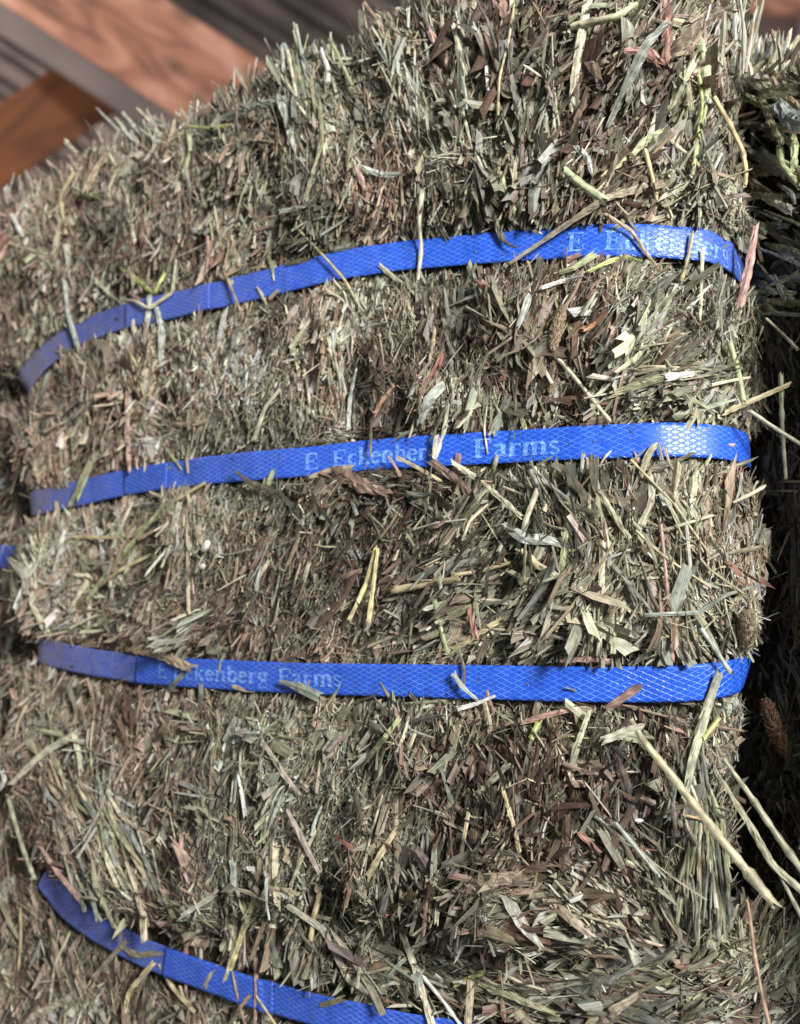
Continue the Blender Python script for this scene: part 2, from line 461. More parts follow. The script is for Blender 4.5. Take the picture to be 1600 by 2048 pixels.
# real colours of the dried leaves and stalks
PAL = np.array([
    (0.225, 0.215, 0.145), (0.30, 0.285, 0.19), (0.165, 0.165, 0.12), (0.36, 0.31, 0.215), (0.44, 0.40, 0.27), (0.55, 0.52, 0.36),
    (0.27, 0.17, 0.125), (0.19, 0.105, 0.08), (0.40, 0.27, 0.20), (0.62, 0.61, 0.52), (0.30, 0.33, 0.20), (0.14, 0.115, 0.08), (0.24, 0.25, 0.22), (0.44, 0.45, 0.37), (0.33, 0.345, 0.27)])
PW = np.array([.12, .12, .08, .11, .11, .09, .05, .035, .05, .07, .04, .05, .08, .11, .11])
RED = np.array([0, 0, 0, .02, 0, 0, .35, .4, .12, 0, 0, .1, 0, 0, 0])

def pick_colors(n, px, py):
    redness = np.clip(N6(px / 130.0 + 3, py / 190.0 + 9) * 1.6 + 0.05, 0, 0.55)
    for (x, y, r, a) in ((400, 480, 70, .8), (760, 1050, 130, .6), (900, 700, 90, .7), (740, 900, 60, .4), (1050, 1600, 200, .6), (660, 1120, 90, .5), (120, 820, 130, .35), (900, 1560, 100, .5), (1000, 560, 60, .4), (1330, 100, 60, .6), (880, 130, 60, .4), (1250, 1720, 90, .4)):
        redness = np.maximum(redness, a * np.exp(-((px - x) ** 2 + (py - y) ** 2) / r ** 2))
    c1 = rng.choice(len(PAL), n, p=PW / PW.sum()); c2 = rng.choice(len(PAL), n, p=RED / RED.sum())
    c = np.where(rng.random(n) < redness, c2, c1)
    col = PAL[c] * np.exp(rng.normal(-0.07, 0.30, (n, 1))) * (1 + rng.normal(0, 0.03, (n, 3)))
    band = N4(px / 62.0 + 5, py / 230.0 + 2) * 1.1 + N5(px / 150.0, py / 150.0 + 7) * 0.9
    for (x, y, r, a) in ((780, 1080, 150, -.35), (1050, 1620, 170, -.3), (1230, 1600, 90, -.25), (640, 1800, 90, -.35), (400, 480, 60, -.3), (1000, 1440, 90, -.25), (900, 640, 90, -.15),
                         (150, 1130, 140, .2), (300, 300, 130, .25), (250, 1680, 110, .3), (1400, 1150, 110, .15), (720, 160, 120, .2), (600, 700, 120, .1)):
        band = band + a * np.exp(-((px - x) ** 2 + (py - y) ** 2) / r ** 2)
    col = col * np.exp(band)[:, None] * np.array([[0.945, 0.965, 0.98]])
    warm = (px < 420) & (rng.random(n) < 0.28)
    col = np.where(warm[:, None], np.array([[0.40, 0.29, 0.225]]) * np.exp(rng.normal(0, 0.25, (n, 1))), col)
    return np.clip(col, 0.02, 0.85)

# ------------------------------------------------------------------ blades and stems in bulk
def ribbons(C, D, W, Nn, L, wd, K, col, curl, sway, fold, twist, ragged=0.35, seed_uv=True):
    """C centre, D direction, W across, Nn face normal: (n,3); returns V (n, (K+1)*3, 3), uv, quads of one piece"""
    n = len(C)
    t = np.linspace(0, 1, K + 1)
    tt = t[None, :] - 0.5
    along = tt * L[:, None]
    prof = np.interp(t, [0, .12, .5, .88, 1], [.90, 1, 1, .98, .86])[None, :] * np.ones((n, 1))
    taper = rng.random((n, 1)) ** 3 * 0.6
    prof = prof * (1 - taper * t[None, :])
    tip = (rng.random((n, 1)) < 0.14)
    prof[:, -1:] = np.where(tip, prof[:, -1:] * 0.25, prof[:, -1:])
    kink = np.where(rng.random(n) < 0.18, rng.normal(0, 0.3, n), 0)[:, None] * np.maximum(tt, 0) * L[:, None]
    off_n = curl[:, None] * L[:, None] * (tt ** 2 * 4 - 0.33) + kink * 0.6
    off_w = sway[:, None] * L[:, None] * (tt ** 2 * 4 - 0.33) + kink
    ctr = C[:, None] + along[..., None] * D[:, None] + off_n[..., None] * Nn[:, None] + off_w[..., None] * W[:, None]
    ang = twist[:, None] * tt
    ca, sa = np.cos(ang)[..., None], np.sin(ang)[..., None]
    Wt = W[:, None] * ca + Nn[:, None] * sa
    Nt = Nn[:, None] * ca - W[:, None] * sa
    hw = (wd / 2)[:, None] * prof
    V = np.empty((n, K + 1, 3, 3))
    V[:, :, 0] = ctr - Wt * hw[..., None]
    V[:, :, 2] = ctr + Wt * hw[..., None]
    V[:, :, 1] = ctr + Nt * (fold[:, None] * hw)[..., None]
    # ragged cut ends
    for e, sg in ((0, -1), (K, 1)):
        slant = rng.normal(0, ragged * 1.3, (n, 1)) * np.array([[-1, 0, 1]])
        j = (slant + rng.normal(0, ragged * 0.35, (n, 3))) * np.minimum(wd * 1.2, L * 0.2)[:, None]
        V[:, e] += j[..., None] * D[:, None]
    uv = np.empty((n, K + 1, 3, 2))
    u0 = rng.random((n, 1)) * 5
    uv[..., 0, 0] = u0 - hw; uv[..., 1, 0] = u0; uv[..., 2, 0] = u0 + hw
    uv[..., 1] = (along + rng.random((n, 1)) * 9)[..., None]
    q = []
    for k in range(K):
        for j in range(2):
            a = k * 3 + j
            q.append((a, a + 1, a + 4, a + 3))
    c = np.repeat(col[:, None], (K + 1) * 3, 1)
    c = c * (1 + 0.18 * rng.normal(0, 1, (n, 1, 1)) * np.repeat(t - 0.5, 3)[None, :, None] * 2)
    return V.reshape(n, -1, 3), uv.reshape(n, -1, 2), np.clip(c, 0.01, 0.9), np.array(q)

def tubes(C, D, W, Nn, L, wd, K, col, curl, sway, sides=5, flat=0.7):
    n = len(C)
    t = np.linspace(0, 1, K + 1); tt = t[None] - 0.5
    along = tt * L[:, None]
    off_n = curl[:, None] * L[:, None] * (tt ** 2 * 4 - 0.33); 
    kink = np.where(rng.random(n) < 0.2, rng.normal(0, 0.25, n), 0)[:, None] * np.maximum(tt - rng.uniform(-.2, .2, (n, 1)), 0) * L[:, None]
    off_w = sway[:, None] * L[:, None] * (tt ** 2 * 4 - 0.33) + kink
    ctr = C[:, None] + along[..., None] * D[:, None] + off_n[..., None] * Nn[:, None] + off_w[..., None] * W[:, None]
    r = (wd / 2)[:, None] * (1 - 0.2 * t[None])
    V = np.empty((n, K + 1, sides + 1, 3)); uv = np.empty((n, K + 1, sides + 1, 2))
    u0 = rng.random((n, 1)) * 5
    for i in range(sides + 1):
        a = 2 * math.pi * i / sides
        V[:, :, i] = ctr + W[:, None] * (r * math.cos(a))[..., None] + Nn[:, None] * (r * flat * math.sin(a))[..., None]
        uv[:, :, i, 0] = u0 + r * a; uv[:, :, i, 1] = along + u0
    for e in (0, K):
        j = rng.normal(0, 0.5, (n, sides)) * wd[:, None]
        j = np.concatenate([j, j[:, :1]], 1)
        V[:, e] += j[..., None] * D[:, None]
    q = []
    m = sides + 1
    for k in range(K):
        for i in range(sides):
            a = k * m + i
            q.append((a, a + 1, a + 1 + m, a + m))
    c = np.repeat(col[:, None], (K + 1) * m, 1)
    return V.reshape(n, -1, 3), uv.reshape(n, -1, 2), c, np.array(q)

def flatten(name, pieces, parent, kind='stuff'):
    Vs, Us, Cs, Fs = [], [], [], []
    base = 0
    for V, uv, c, q in pieces:
        n, m = V.shape[:2]
        if not n: continue
        Vs.append(V.reshape(-1, 3)); Us.append(uv.reshape(-1, 2)); Cs.append(c.reshape(-1, 3))
        Fs.append((q[None] + (np.arange(n) * m)[:, None, None] + base).reshape(-1, 4))
        base += n * m
    me = np_mesh(name, np.concatenate(Vs), np.concatenate(Fs), np.concatenate(Cs), np.concatenate(Us))
    o = link(name, me, parent, [M_hay])
    tag(o, kind=kind)
    return o, base

def one_piece(name, V, uv, c, q, parent):
    return link(name, np_mesh(name, V, q, c, uv), parent, [M_hay])

def sample_positions(F, n, zone):
    """clusters of pieces over a face, kept to the part of it the place's front shows"""
    x0, x1, y0, y1 = zone
    lu, ru, bv, tv = F.bounds()
    q = 0.035
    U, V = [], []
    tot = 0
    while tot < n:
        u = rng.uniform(lu - q, ru + q, n * 2); v = rng.uniform(bv - q, tv + q, n * 2)
        ul = np.interp(v, F.lv, F.lu); ur = np.interp(v, F.rv, F.ru); vb = np.interp(u, F.bu, F.bv); vt = np.interp(u, F.tu, F.tv)
        ok = (u > ul - q) & (u < ur + q) & (v > vb - q) & (v < vt + q)
        outu = (u < ul) | (u > ur); outv = (v < vb) | (v > vt)
        ok &= ~(outu & outv)
        px, py, z = topx(F.wrap(u, v, np.zeros_like(u)))
        ok &= (px > x0) & (px < x1) & (py > y0) & (py < y1)
        U.append(u[ok]); V.append(v[ok]); tot += ok.sum()
        if len(U) > 30: break
    return np.concatenate(U)[:n], np.concatenate(V)[:n]

def size_field(px, py):
    """how coarse the cut hay is: fine and dense in the middle left, coarse at the right and along the top"""
    s = 1.0 + 0.35 * N2(px / 170.0, py / 170.0) * 2
    for (x, y, r, a) in ((500, 700, 190, -.4), (430, 760, 150, -.25), (600, 1150, 180, -.35), (620, 1630, 190, -.4), (800, 750, 150, -.2), (1350, 500, 150, -.15),
                         (1200, 1100, 260, .35), (1150, 150, 260, .35), (150, 480, 160, .25), (1000, 1220, 150, .25), (1280, 760, 120, .25), (1550, 350, 200, .7), (150, 1150, 120, .3), (1000, 1950, 300, .4), (200, 1950, 200, .1)):
        s = s + a * np.exp(-((px - x) ** 2 + (py - y) ** 2) / r ** 2)
    return np.clip(s, 0.4, 2.0)

def build_hay(F, root, n_blades, n_stems, n_chaff, zone, n_leaf_parts, n_stalk_parts, spike=0.0):
    # --- blades in packets that lie together
    nc = n_blades // 6
    cu, cv = sample_positions(F, nc, zone)
    nc = len(cu)
    per = rng.integers(2, 9, nc) + np.where(rng.random(nc) < 0.05, rng.integers(10, 36, nc), 0)
    idx = np.repeat(np.arange(nc), per)
    P0 = F.wrap(cu, cv, np.zeros(nc)); px, py, _ = topx(P0)
    sz = size_field(px, py)
    loose = rng.random(nc) < 0.19
    cang = lean_at(px, py) + rng.normal(0, 0.25, nc)
    cang = np.where(loose, rng.uniform(-math.pi / 2, math.pi / 2, nc), cang)
    ctilt = rng.normal(0.03, 0.30, nc)
    croll = rng.normal(0, 1.05, nc)
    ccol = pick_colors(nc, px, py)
    clen = np.exp(rng.normal(math.log(0.0140), 0.50, nc)) * sz
    cw = np.exp(rng.normal(math.log(0.00125), 0.58, nc)) * sz ** 0.8
    n = len(idx)
    spread_w = rng.normal(0, 1, n) * (cw[idx] * 1.6 + 0.0006)
    spread_l = rng.normal(0, 0.35, n) * clen[idx]
    ang = cang[idx] + rng.normal(0, 0.17, n)
    u = cu[idx] + np.cos(cang[idx]) * spread_w + np.sin(cang[idx]) * spread_l
    v = cv[idx] - np.sin(cang[idx]) * spread_w + np.cos(cang[idx]) * spread_l
    tilt = ctilt[idx] + rng.normal(0, 0.10, n)
    roll = croll[idx] + rng.normal(0, 0.30, n)
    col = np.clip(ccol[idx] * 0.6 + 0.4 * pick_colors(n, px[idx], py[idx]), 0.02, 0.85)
    vt_ = np.interp(u, F.tu, F.tv)
    rim = (vt_ - v < 0.010) & (rng.random(n) < 0.4)          # bleached cut ends along the top rim
    col = np.where(rim[:, None], np.clip(col * 0.4 + np.array([[0.42, 0.39, 0.30]]), 0, .85), col)
    L = clen[idx] * np.exp(rng.normal(0, 0.28, n)); wd = cw[idx] * np.exp(rng.normal(0, 0.35, n))
    big = rng.random(n) < 0.035
    L = np.where(big, L * 1.7, L); wd = np.where(big, wd * 1.7, wd)
    L = np.where(u > np.interp(v, F.rv, F.ru) - 0.004, L * 0.6, L)
    L = np.clip(L, 0.002, 0.040); wd = np.clip(wd, 0.0003, 0.0062)
    depth = -np.abs(rng.normal(0, 0.0034, n)) + rng.normal(0.0008, 0.0007, n)

    def orient(u, v, ang, tilt, roll, depth, L):
        vt = np.interp(u, F.tu, F.tv)
        # near the top the cut ends stand up past the rim
        P, A, B, Nm = F.frame(u, np.minimum(v, vt - F.R * 1.05))
        P = F.wrap(u, v, F.height(u, v) + depth)
        D = np.sin(ang)[:, None] * A + np.cos(ang)[:, None] * B
        W = np.cross(D, Nm)
        D = D * np.cos(tilt)[:, None] + Nm * np.sin(tilt)[:, None]
        N2_ = np.cross(W, D)
        Wr = W * np.cos(roll)[:, None] + N2_ * np.sin(roll)[:, None]
        Nr = N2_ * np.cos(roll)[:, None] - W * np.sin(roll)[:, None]
        return P, D, Wr, Nr
    def tame(u, v, ang, tilt, depth, L, cover=0.03):
        """keep the strap clear: pieces whose middle is under it are sunk, those beside it are mostly kept low"""
        sd = F.strapdist(u, v)
        ext = np.abs(np.cos(ang)) * L / 2
        touch = (sd - ext < 0)
        under = sd < 0.0004
        sink = np.where(under, -0.0032 - 0.001 * rng.random(len(u)), depth)
        lowd = np.where(touch & ~under, np.minimum(depth, -0.0034), sink)
        qx, qy, _ = topx(F.wrap(u, v, np.zeros_like(u)))
        cover = cover * np.where(qx < 520, 2.6, 1.0)
        free = rng.random(len(u)) < cover
        free &= (sd > -0.001) & (ext < 0.009)
        depth = np.where(free & touch, depth, lowd)
        tilt = np.where(touch & ~free, tilt * 0.12, tilt)
        # shorten what would run far across
        cut = np.where(touch & ~free & ~under, np.clip((sd + 0.0004) / (ext + 1e-6), 0.12, 1), 1.0)
        return depth, tilt, L * cut
    depth, tilt, L = tame(u, v, ang, tilt, depth, L)
    P, D, W, Nn = orient(u, v, ang, tilt, roll, depth, L)
    pieces = []
    K = 3
    V_, uv_, c_, q_ = ribbons(P, D, W, Nn, L, wd, K, col, rng.normal(0, 0.06, n), rng.normal(0, 0.06, n), np.abs(rng.normal(0, 0.35, n)), rng.normal(0, 0.7, n))
    # the largest near the surface become parts of their own
    ppx, ppy, _ = topx(P)
    score = L * wd * (depth > -0.0016) * ((ppx > 0) & (ppx < 1600) & (ppy > 0) & (ppy < 2048)) * (F.strapdist(u, v) > 0)
    order = np.argsort(-score)[:n_leaf_parts]
    for i in order:
        one_piece('leaf_blade', V_[i], uv_[i], c_[i], q_, root)
    keep = np.ones(n, bool); keep[order] = False
    pieces.append((V_[keep], uv_[keep], c_[keep], q_))

    # --- stems
    su_, sv_ = sample_positions(F, n_stems, zone); ns = len(su_)
    P0 = F.wrap(su_, sv_, np.zeros(ns)); px, py, _ = topx(P0)
    sz = size_field(px, py)
    lng = rng.random(ns) < np.where(px < 450, 0.08, 0.035)
    ang = np.where(rng.random(ns) < 0.40, rng.uniform(-1.57, 1.57, ns), lean_at(px, py) + rng.normal(0, 0.35, ns))
    L = np.clip(np.exp(rng.normal(math.log(0.012), 0.50, ns)) * sz * np.where(lng, 2.6, 1), 0.003, 0.05)
    wd = np.clip(np.exp(rng.normal(math.log(0.00085), 0.4, ns)) * sz ** 0.5, 0.0003, 0.0028)
    pal = np.array([(0.55, 0.50, 0.33), (0.62, 0.57, 0.42), (0.46, 0.46, 0.28), (0.40, 0.34, 0.22), (0.50, 0.37, 0.26), (0.70, 0.68, 0.58), (0.34, 0.20, 0.15), (0.30, 0.31, 0.2)])
    col = pal[rng.choice(8, ns, p=[.2, .16, .14, .18, .1, .07, .07, .08])] * np.exp(rng.normal(0, 0.15, (ns, 1))) * 0.9
    tilt = rng.normal(0.04, 0.22, ns); depth = -np.abs(rng.normal(0, 0.0024, ns)) + 0.0010
    depth = np.where(lng, 0.0010, depth); tilt = np.where(lng, tilt * 0.4, tilt)
    depth, tilt, L = tame(su_, sv_, ang, tilt, depth, L, 0.05)
    P, D, W, Nn = orient(su_, sv_, ang, tilt, rng.uniform(-3, 3, ns), depth, L)
    V_, uv_, c_, q_ = tubes(P, D, W, Nn, L, wd, 3, col, rng.normal(0, 0.05, ns), rng.normal(0, 0.06, ns))
    ppx, ppy, _ = topx(P)
    score = L * wd * (depth > -0.001) * ((ppx > 0) & (ppx < 1600) & (ppy > 0) & (ppy < 2048)) * (F.strapdist(su_, sv_) > 0)
    order = np.argsort(-score)[:n_stalk_parts]
    for i in order:
        one_piece('stalk', V_[i], uv_[i], c_[i], q_, root)
    keep = np.ones(ns, bool); keep[order] = False
    pieces.append((V_[keep], uv_[keep], c_[keep], q_))

    # --- chaff: short flecks and hair-thin fibres
    hu, hv = sample_positions(F, n_chaff, zone); nh = len(hu)
    P0 = F.wrap(hu, hv, np.zeros(nh)); px, py, _ = topx(P0)
    fine = rng.random(nh) < 0.45
    L = np.where(fine, np.exp(rng.normal(math.log(0.0075), 0.5, nh)), np.exp(rng.normal(math.log(0.0030), 0.4, nh)))
    wd = np.where(fine, rng.uniform(0.00012, 0.0003, nh), np.exp(rng.normal(math.log(0.0007), 0.4, nh)))
    ang = np.where(rng.random(nh) < 0.45, rng.uniform(-1.57, 1.57, nh), lean_at(px, py) + rng.normal(0, 0.4, nh))
    tilt = rng.normal(0.02, 0.4, nh); depth = -np.abs(rng.normal(0, 0.0018, nh)) + 0.0012
    depth, tilt, L = tame(hu, hv, ang, tilt, depth, L, 0.07)
    P, D, W, Nn = orient(hu, hv, ang, tilt, rng.normal(0, 1.0, nh), depth, L)
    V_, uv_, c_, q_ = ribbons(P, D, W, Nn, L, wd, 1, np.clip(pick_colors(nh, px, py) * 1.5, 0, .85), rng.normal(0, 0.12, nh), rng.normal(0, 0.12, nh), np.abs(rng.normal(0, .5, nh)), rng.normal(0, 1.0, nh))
    pieces.append((V_, uv_, c_, q_))
    o, nv = flatten('chopped_hay', pieces, root)
    return o

def build_core(F, root, name='packed_hay', back=0.22, sub=0.004, sink=0.0028):
    lu, ru, bv, tv = F.bounds()
    q = back
    def line(a, b):
        inner = np.arange(a - 0.03, b + 0.03, sub)
        return np.concatenate([np.linspace(a - q, a - 0.03 - sub, 10), inner, np.linspace(b + 0.03 + sub, b + q, 10)])
    us, vs = line(lu, ru), line(bv, tv)
    Ug, Vg = np.meshgrid(us, vs)
    H = F.height(Ug, Vg) - sink
    # clamp: where both ways are past the rims the sheet folds into the corner line
    P = F.wrap(Ug, Vg, H)
    h, w_ = Ug.shape
    i = np.arange(h * w_).reshape(h, w_)
    Q = np.stack([i[:-1, :-1], i[:-1, 1:], i[1:, 1:], i[1:, :-1]], -1).reshape(-1, 4)
    me = np_mesh(name, P.reshape(-1, 3), Q, smooth=True)
    return link(name, me, root, [M_core])

# ------------------------------------------------------------------ straps
def arc_table(F, pts, extra_l=0.0, extra_r=0.10, off=0.0016, step=0.0012):
    hit = [t for (p, w_), t in zip(F.raw_straps, F.straps) if p is pts]
    if hit: u, v = hit[0][0], hit[0][1]
    else: u, v = F.unproj_b(np.array([p[0] for p in pts], float), np.array([p[1] for p in pts], float))
    o = np.argsort(u); u, v = u[o], v[o]
    # smooth curve through the traced points
    uu = np.arange(u[0] - extra_l, u[-1] + extra_r, step)
    vv = np.interp(uu, u, v)
    k = 9
    pad = np.concatenate([np.full(k, vv[0]), vv, np.full(k, vv[-1])])
    ker = np.hanning(2 * k + 1); ker /= ker.sum()
    for _ in range(2):
        vv = np.convolve(pad, ker, 'valid'); pad = np.concatenate([np.full(k, vv[0]), vv, np.full(k, vv[-1])])
    return uu, vv

# bold serif letters as strokes in a unit em (cap height 0.68); width (vertical strokes, horizontal strokes)
VS, HS = 0.155, 0.07
def _arc(cx, cy, rx, ry, a0, a1, n=14):
    return [(cx + rx * math.cos(math.radians(a0 + (a1 - a0) * i / n)), cy + ry * math.sin(math.radians(a0 + (a1 - a0) * i / n))) for i in range(n + 1)]
_v = lambda x, y0, y1: [(x, y0), (x, y1), VS]
_h = lambda x0, x1, y, w=HS: [(x0, y), (x1, y), w]
_bow = (VS * 0.95, HS)
GLYPHS = {
 ' ': (0.28, []),
 'E': (0.70, [_v(.17, 0, .68), _h(.04, .60, .025), _h(.04, .58, .655), _h(.17, .44, .345), [(.585, .68), (.575, .50), .06], [(.605, .0), (.615, .20), .06], [(.44, .24), (.44, .45), .05]]),
 'F': (0.64, [_v(.17, 0, .68), _h(.04, .32, .025), _h(.04, .58, .655), _h(.17, .44, .345), [(.585, .68), (.575, .50), .06], [(.44, .24), (.44, .45), .05]]),
 'c': (0.46, [_arc(.25, .235, .17, .21, 50, 310) + [_bow], [(.36, .36), (.36, .39), .11]]),
 'k': (0.56, [_v(.13, 0, .68), _h(.02, .24, .02), _h(.02, .13, .665), [(.17, .22), (.40, .44), .05], [(.24, .26), (.44, .01), .12], _h(.31, .53, .02), _h(.30, .50, .445)]),
 'e': (0.47, [_arc(.24, .235, .17, .21, 0, 325) + [_bow], _h(.10, .42, .27)]),
 'n': (0.58, [_v(.13, 0, .46), _h(.02, .24, .02), _h(.02, .13, .45), _arc(.28, .29, .155, .16, 150, 0) + [(.435, .0), _bow], _h(.33, .55, .02)]),
 'b': (0.54, [_v(.12, 0, .68), _h(.01, .12, .665), _arc(.28, .235, .165, .21, 140, -140) + [_bow]]),
 'r': (0.44, [_v(.13, 0, .46), _h(.02, .26, .02), _h(.02, .13, .45), [(.17, .33), (.25, .43), (.33, .44), .06], [(.355, .36), (.355, .45), .10]]),
 'g': (0.50, [_arc(.23, .30, .14, .15, 0, 360) + [_bow], [(.33, .41), (.46, .45), .07], [(.15, .16), (.12, .08), (.34, .05), (.42, -.04), (.36, -.15), (.20, -.18), (.07, -.13), (.08, -.04), (.16, .01), .055]]),
 'a': (0.50, [_arc(.22, .33, .13, .115, 160, 0) + [(.35, .08), (.40, .02), (.47, .05), _bow], [(.35, .26), (.20, .23), (.10, .13), (.14, .04), (.24, .03), (.35, .10), .075]]),
 'm': (0.84, [_v(.13, 0, .46), _h(.02, .24, .02), _h(.02, .13, .45), _arc(.27, .29, .145, .16, 150, 0) + [(.415, .0), _bow], _arc(.56, .29, .145, .16, 165, 0) + [(.705, .0), _bow], _h(.32, .51, .02), _h(.61, .81, .02)]),
 's': (0.42, [_arc(.20, .345, .12, .10, 20, 200) + [(.14, .27), (.28, .19)] + _arc(.20, .12, .12, .10, 20, -170) + [.085]]),
}

class Strap:
    def __init__(s, F, pts, lift=0.0030, extra_l=0.045, extra_r=0.10, wrinkle=0.0005, seed=0, kinks=()):
        s.F = F; s.uu, s.vv = arc_table(F, pts, extra_l, extra_r)
        s.seed = seed; s.wr = wrinkle; s.lift = lift; s.kinks = []
        for kx, amt, wd in kinks:
            (ku,), _ = F.unproj_b(np.array([kx], float), np.array([1000.0])); s.kinks.append((ku, amt, wd))
        # smooth rope of points a little above the pressed hay
        P = s.raw(s.uu, np.zeros_like(s.uu))
        seg = np.linalg.norm(np.diff(P, axis=0), axis=1)
        s.arc = np.concatenate([[0], np.cumsum(seg)])
    def raw(s, u, t, lift=0.0):
        """t across in metres, + is up"""
        v = np.interp(u, s.uu, s.vv)
        dv = np.gradient(s.vv, s.uu); sl = np.interp(u, s.uu, dv)
        c = 1 / np.sqrt(1 + sl ** 2)
        U = u - t * sl * c; V = v + t * c
        q = s.seed
        # bridges small dips: averaged height along the run
        n = 0
        for d in (-0.012, -0.006, 0, 0.006, 0.012):
            n = n + s.F.smooth(u + d, v)
        n = n / 5
        cross = (s.F.smooth(U, V) - s.F.smooth(u, v)) * 0.5
        wr = N3(u * 70 + q, t * 25 + q) * s.wr * 2 + N2(u * 190 + q, t * 90) * s.wr * 0.8
        curlv = N4(u * 26 + q, 3.3 + q) * t * 0.14
        for ku, amt, wd in s.kinks:
            wr = wr + amt * np.exp(-((u - ku + t * 0.15) / wd) ** 2)
        return s.F.wrap(U, V, n + cross + s.lift + wr + curlv + lift)
    def s_of_px(s, px):
        px = float(px)
        P = s.raw(s.uu, np.zeros_like(s.uu)); x, _, _ = topx(P)
        i = np.argmin(np.abs(x - px)); return s.arc[i]
    def at(s, dist, t, lift=0.0):
        u = np.interp(dist, s.arc, s.uu)
        return s.raw(u, t, lift)
    def ribbon(s, name, s0, s1, lift, thick, parent, mat, dirt_fade, nw=11, wscale=1.0, step=0.0011, lap=0.0):
        m = max(2, int((s1 - s0) / step))
        ss = np.linspace(s0, s1, m); tt = np.linspace(-0.5, 0.5, nw) * SW * wscale
        Sg, Tg = np.meshgrid(ss, tt, indexing='ij')
        P = s.at(Sg.ravel(), Tg.ravel(), lift).reshape(m, nw, 3)
        B = s.at(Sg.ravel(), Tg.ravel(), lift - thick).reshape(m, nw, 3)
        V = np.concatenate([P.reshape(-1, 3), B.reshape(-1, 3)])
        i = np.arange(m * nw).reshape(m, nw); j = i + m * nw
        quads = [np.stack([i[:-1, :-1], i[1:, :-1], i[1:, 1:], i[:-1, 1:]], -1).reshape(-1, 4),
                 np.stack([j[:-1, :-1], j[:-1, 1:], j[1:, 1:], j[1:, :-1]], -1).reshape(-1, 4)]
        for a, b in ((i[:, 0], j[:, 0]), (j[:, -1], i[:, -1])):
            quads.append(np.stack([a[:-1], b[:-1], b[1:], a[1:]], -1))
        for a, b in ((i[0], j[0]), (j[-1], i[-1])):
            quads.append(np.stack([a[:-1], a[1:], b[1:], b[:-1]], -1))
        Q = np.concatenate(quads)
        uv = np.stack([Sg.ravel() / SW, Tg.ravel() / SW + 0.5], -1); uv = np.concatenate([uv, uv])
        px = topx(P.reshape(-1, 3))[0]
        d = dirt_fade(px); d = np.concatenate([d, d])
        me = np_mesh(name, V, Q, np.stack([d, d, d], -1), uv, smooth=True)
        bm_o = link(name, me, parent, [mat])
        return bm_o
    def text(s, body, s0, parent, height, t0, dirt_fade, spacing=1.0, stretch=1.0, lift=0.00022):
        import bmesh
        bm = bmesh.new(); lifts = []
        x = 0.0
        for ch in body:
            adv, strokes = GLYPHS[ch]
            for st in strokes:
                k = len(lifts); lifts.append(None)
                pts = [np.array(p) for p in st[:-1]]; w0 = st[-1]
                fine_ = []
                for p, q in zip(pts[:-1], pts[1:]):
                    m = max(1, int(np.linalg.norm(q - p) / 0.07))
                    for j in range(m): fine_.append(p + (q - p) * j / m)
                fine_.append(pts[-1]); fp = np.array(fine_)
                t = np.gradient(fp, axis=0); t /= np.linalg.norm(t, axis=1, keepdims=True) + 1e-9
                nn = np.stack([-t[:, 1], t[:, 0]], 1)
                wv = w0 if isinstance(w0, float) else None
                ww = np.full(len(fp), w0) if wv else (w0[0] * np.abs(t[:, 1]) + w0[1] * np.abs(t[:, 0]))
                row = [(bm.verts.new((x + c[0] - o_[0] * h_, c[1] - o_[1] * h_, len(lifts) % 7)), bm.verts.new((x + c[0] + o_[0] * h_, c[1] + o_[1] * h_, len(lifts) % 7)))
                       for c, o_, h_ in zip(fp, nn, ww / 2)]
                for (a0, a1), (b0, b1) in zip(row[:-1], row[1:]): bm.faces.new((a0, b0, b1, a1))
            x += adv * spacing
        me = bpy.data.meshes.new('lettering'); bm.to_mesh(me); bm.free()
        n = len(me.vertices); co = np.empty(n * 3); me.vertices.foreach_get('co', co); co = co.reshape(-1, 3)
        lift = lift + co[:, 2] * 0.000012
        S_ = s0 + co[:, 0] * height * stretch; T_ = t0 + (co[:, 1] - 0.35) * height
        P = s.at(S_, T_, lift)
        me.vertices.foreach_set('co', P.ravel())
        l = me.uv_layers.new(name='UVMap')
        li = np.empty(len(me.loops), int); me.loops.foreach_get('vertex_index', li)
        uv = np.stack([S_ / SW, T_ / SW + 0.5], -1)
        l.data.foreach_set('uv', uv[li].ravel().astype(np.float32))
        a = me.attributes.new('col', 'FLOAT_COLOR', 'POINT')
        d = dirt_fade(topx(P)[0]); c = np.ones((n, 4), np.float32); c[:, 0] = c[:, 1] = c[:, 2] = d
        a.data.foreach_set('color', c.ravel())
        me.update()
        return link('lettering', me, parent, [M_print])

# ------------------------------------------------------------------ hand-placed stalks and leaves, at their own places on the bales
def path_points(F, pts, h):
    px = np.array([p[0] for p in pts], float); py = np.array([p[1] for p in pts], float)
    hs = np.interp(np.linspace(0, 1, len(pts)), np.linspace(0, 1, len(h)), h)
    u, v = F.unproj_b(px, py)
    n0 = F.smooth(u, v)
    for _ in range(3):
        u, v = F.unproj(px, py, n0 + hs + F.base(u)); n0 = F.height(u, v)
        sd = F.strapdist(u, v)
        for du, dv in ((.003, 0), (-.003, 0), (0, .003), (0, -.003)):
            n0 = np.maximum(n0, F.height(u + du, v + dv) - 0.0004)
        n0 = n0 + np.where(sd > 0.002, 0.0012, 0)
        n0 = np.maximum(n0, np.where(sd < 0.003, F.smooth(u, v) + 0.0038, -1))
    # keep the run smooth and never dipping between its own points
    P = F.O + u[:, None] * F.U + v[:, None] * F.V + (n0 + hs + F.base(u))[:, None] * F.N
    return P

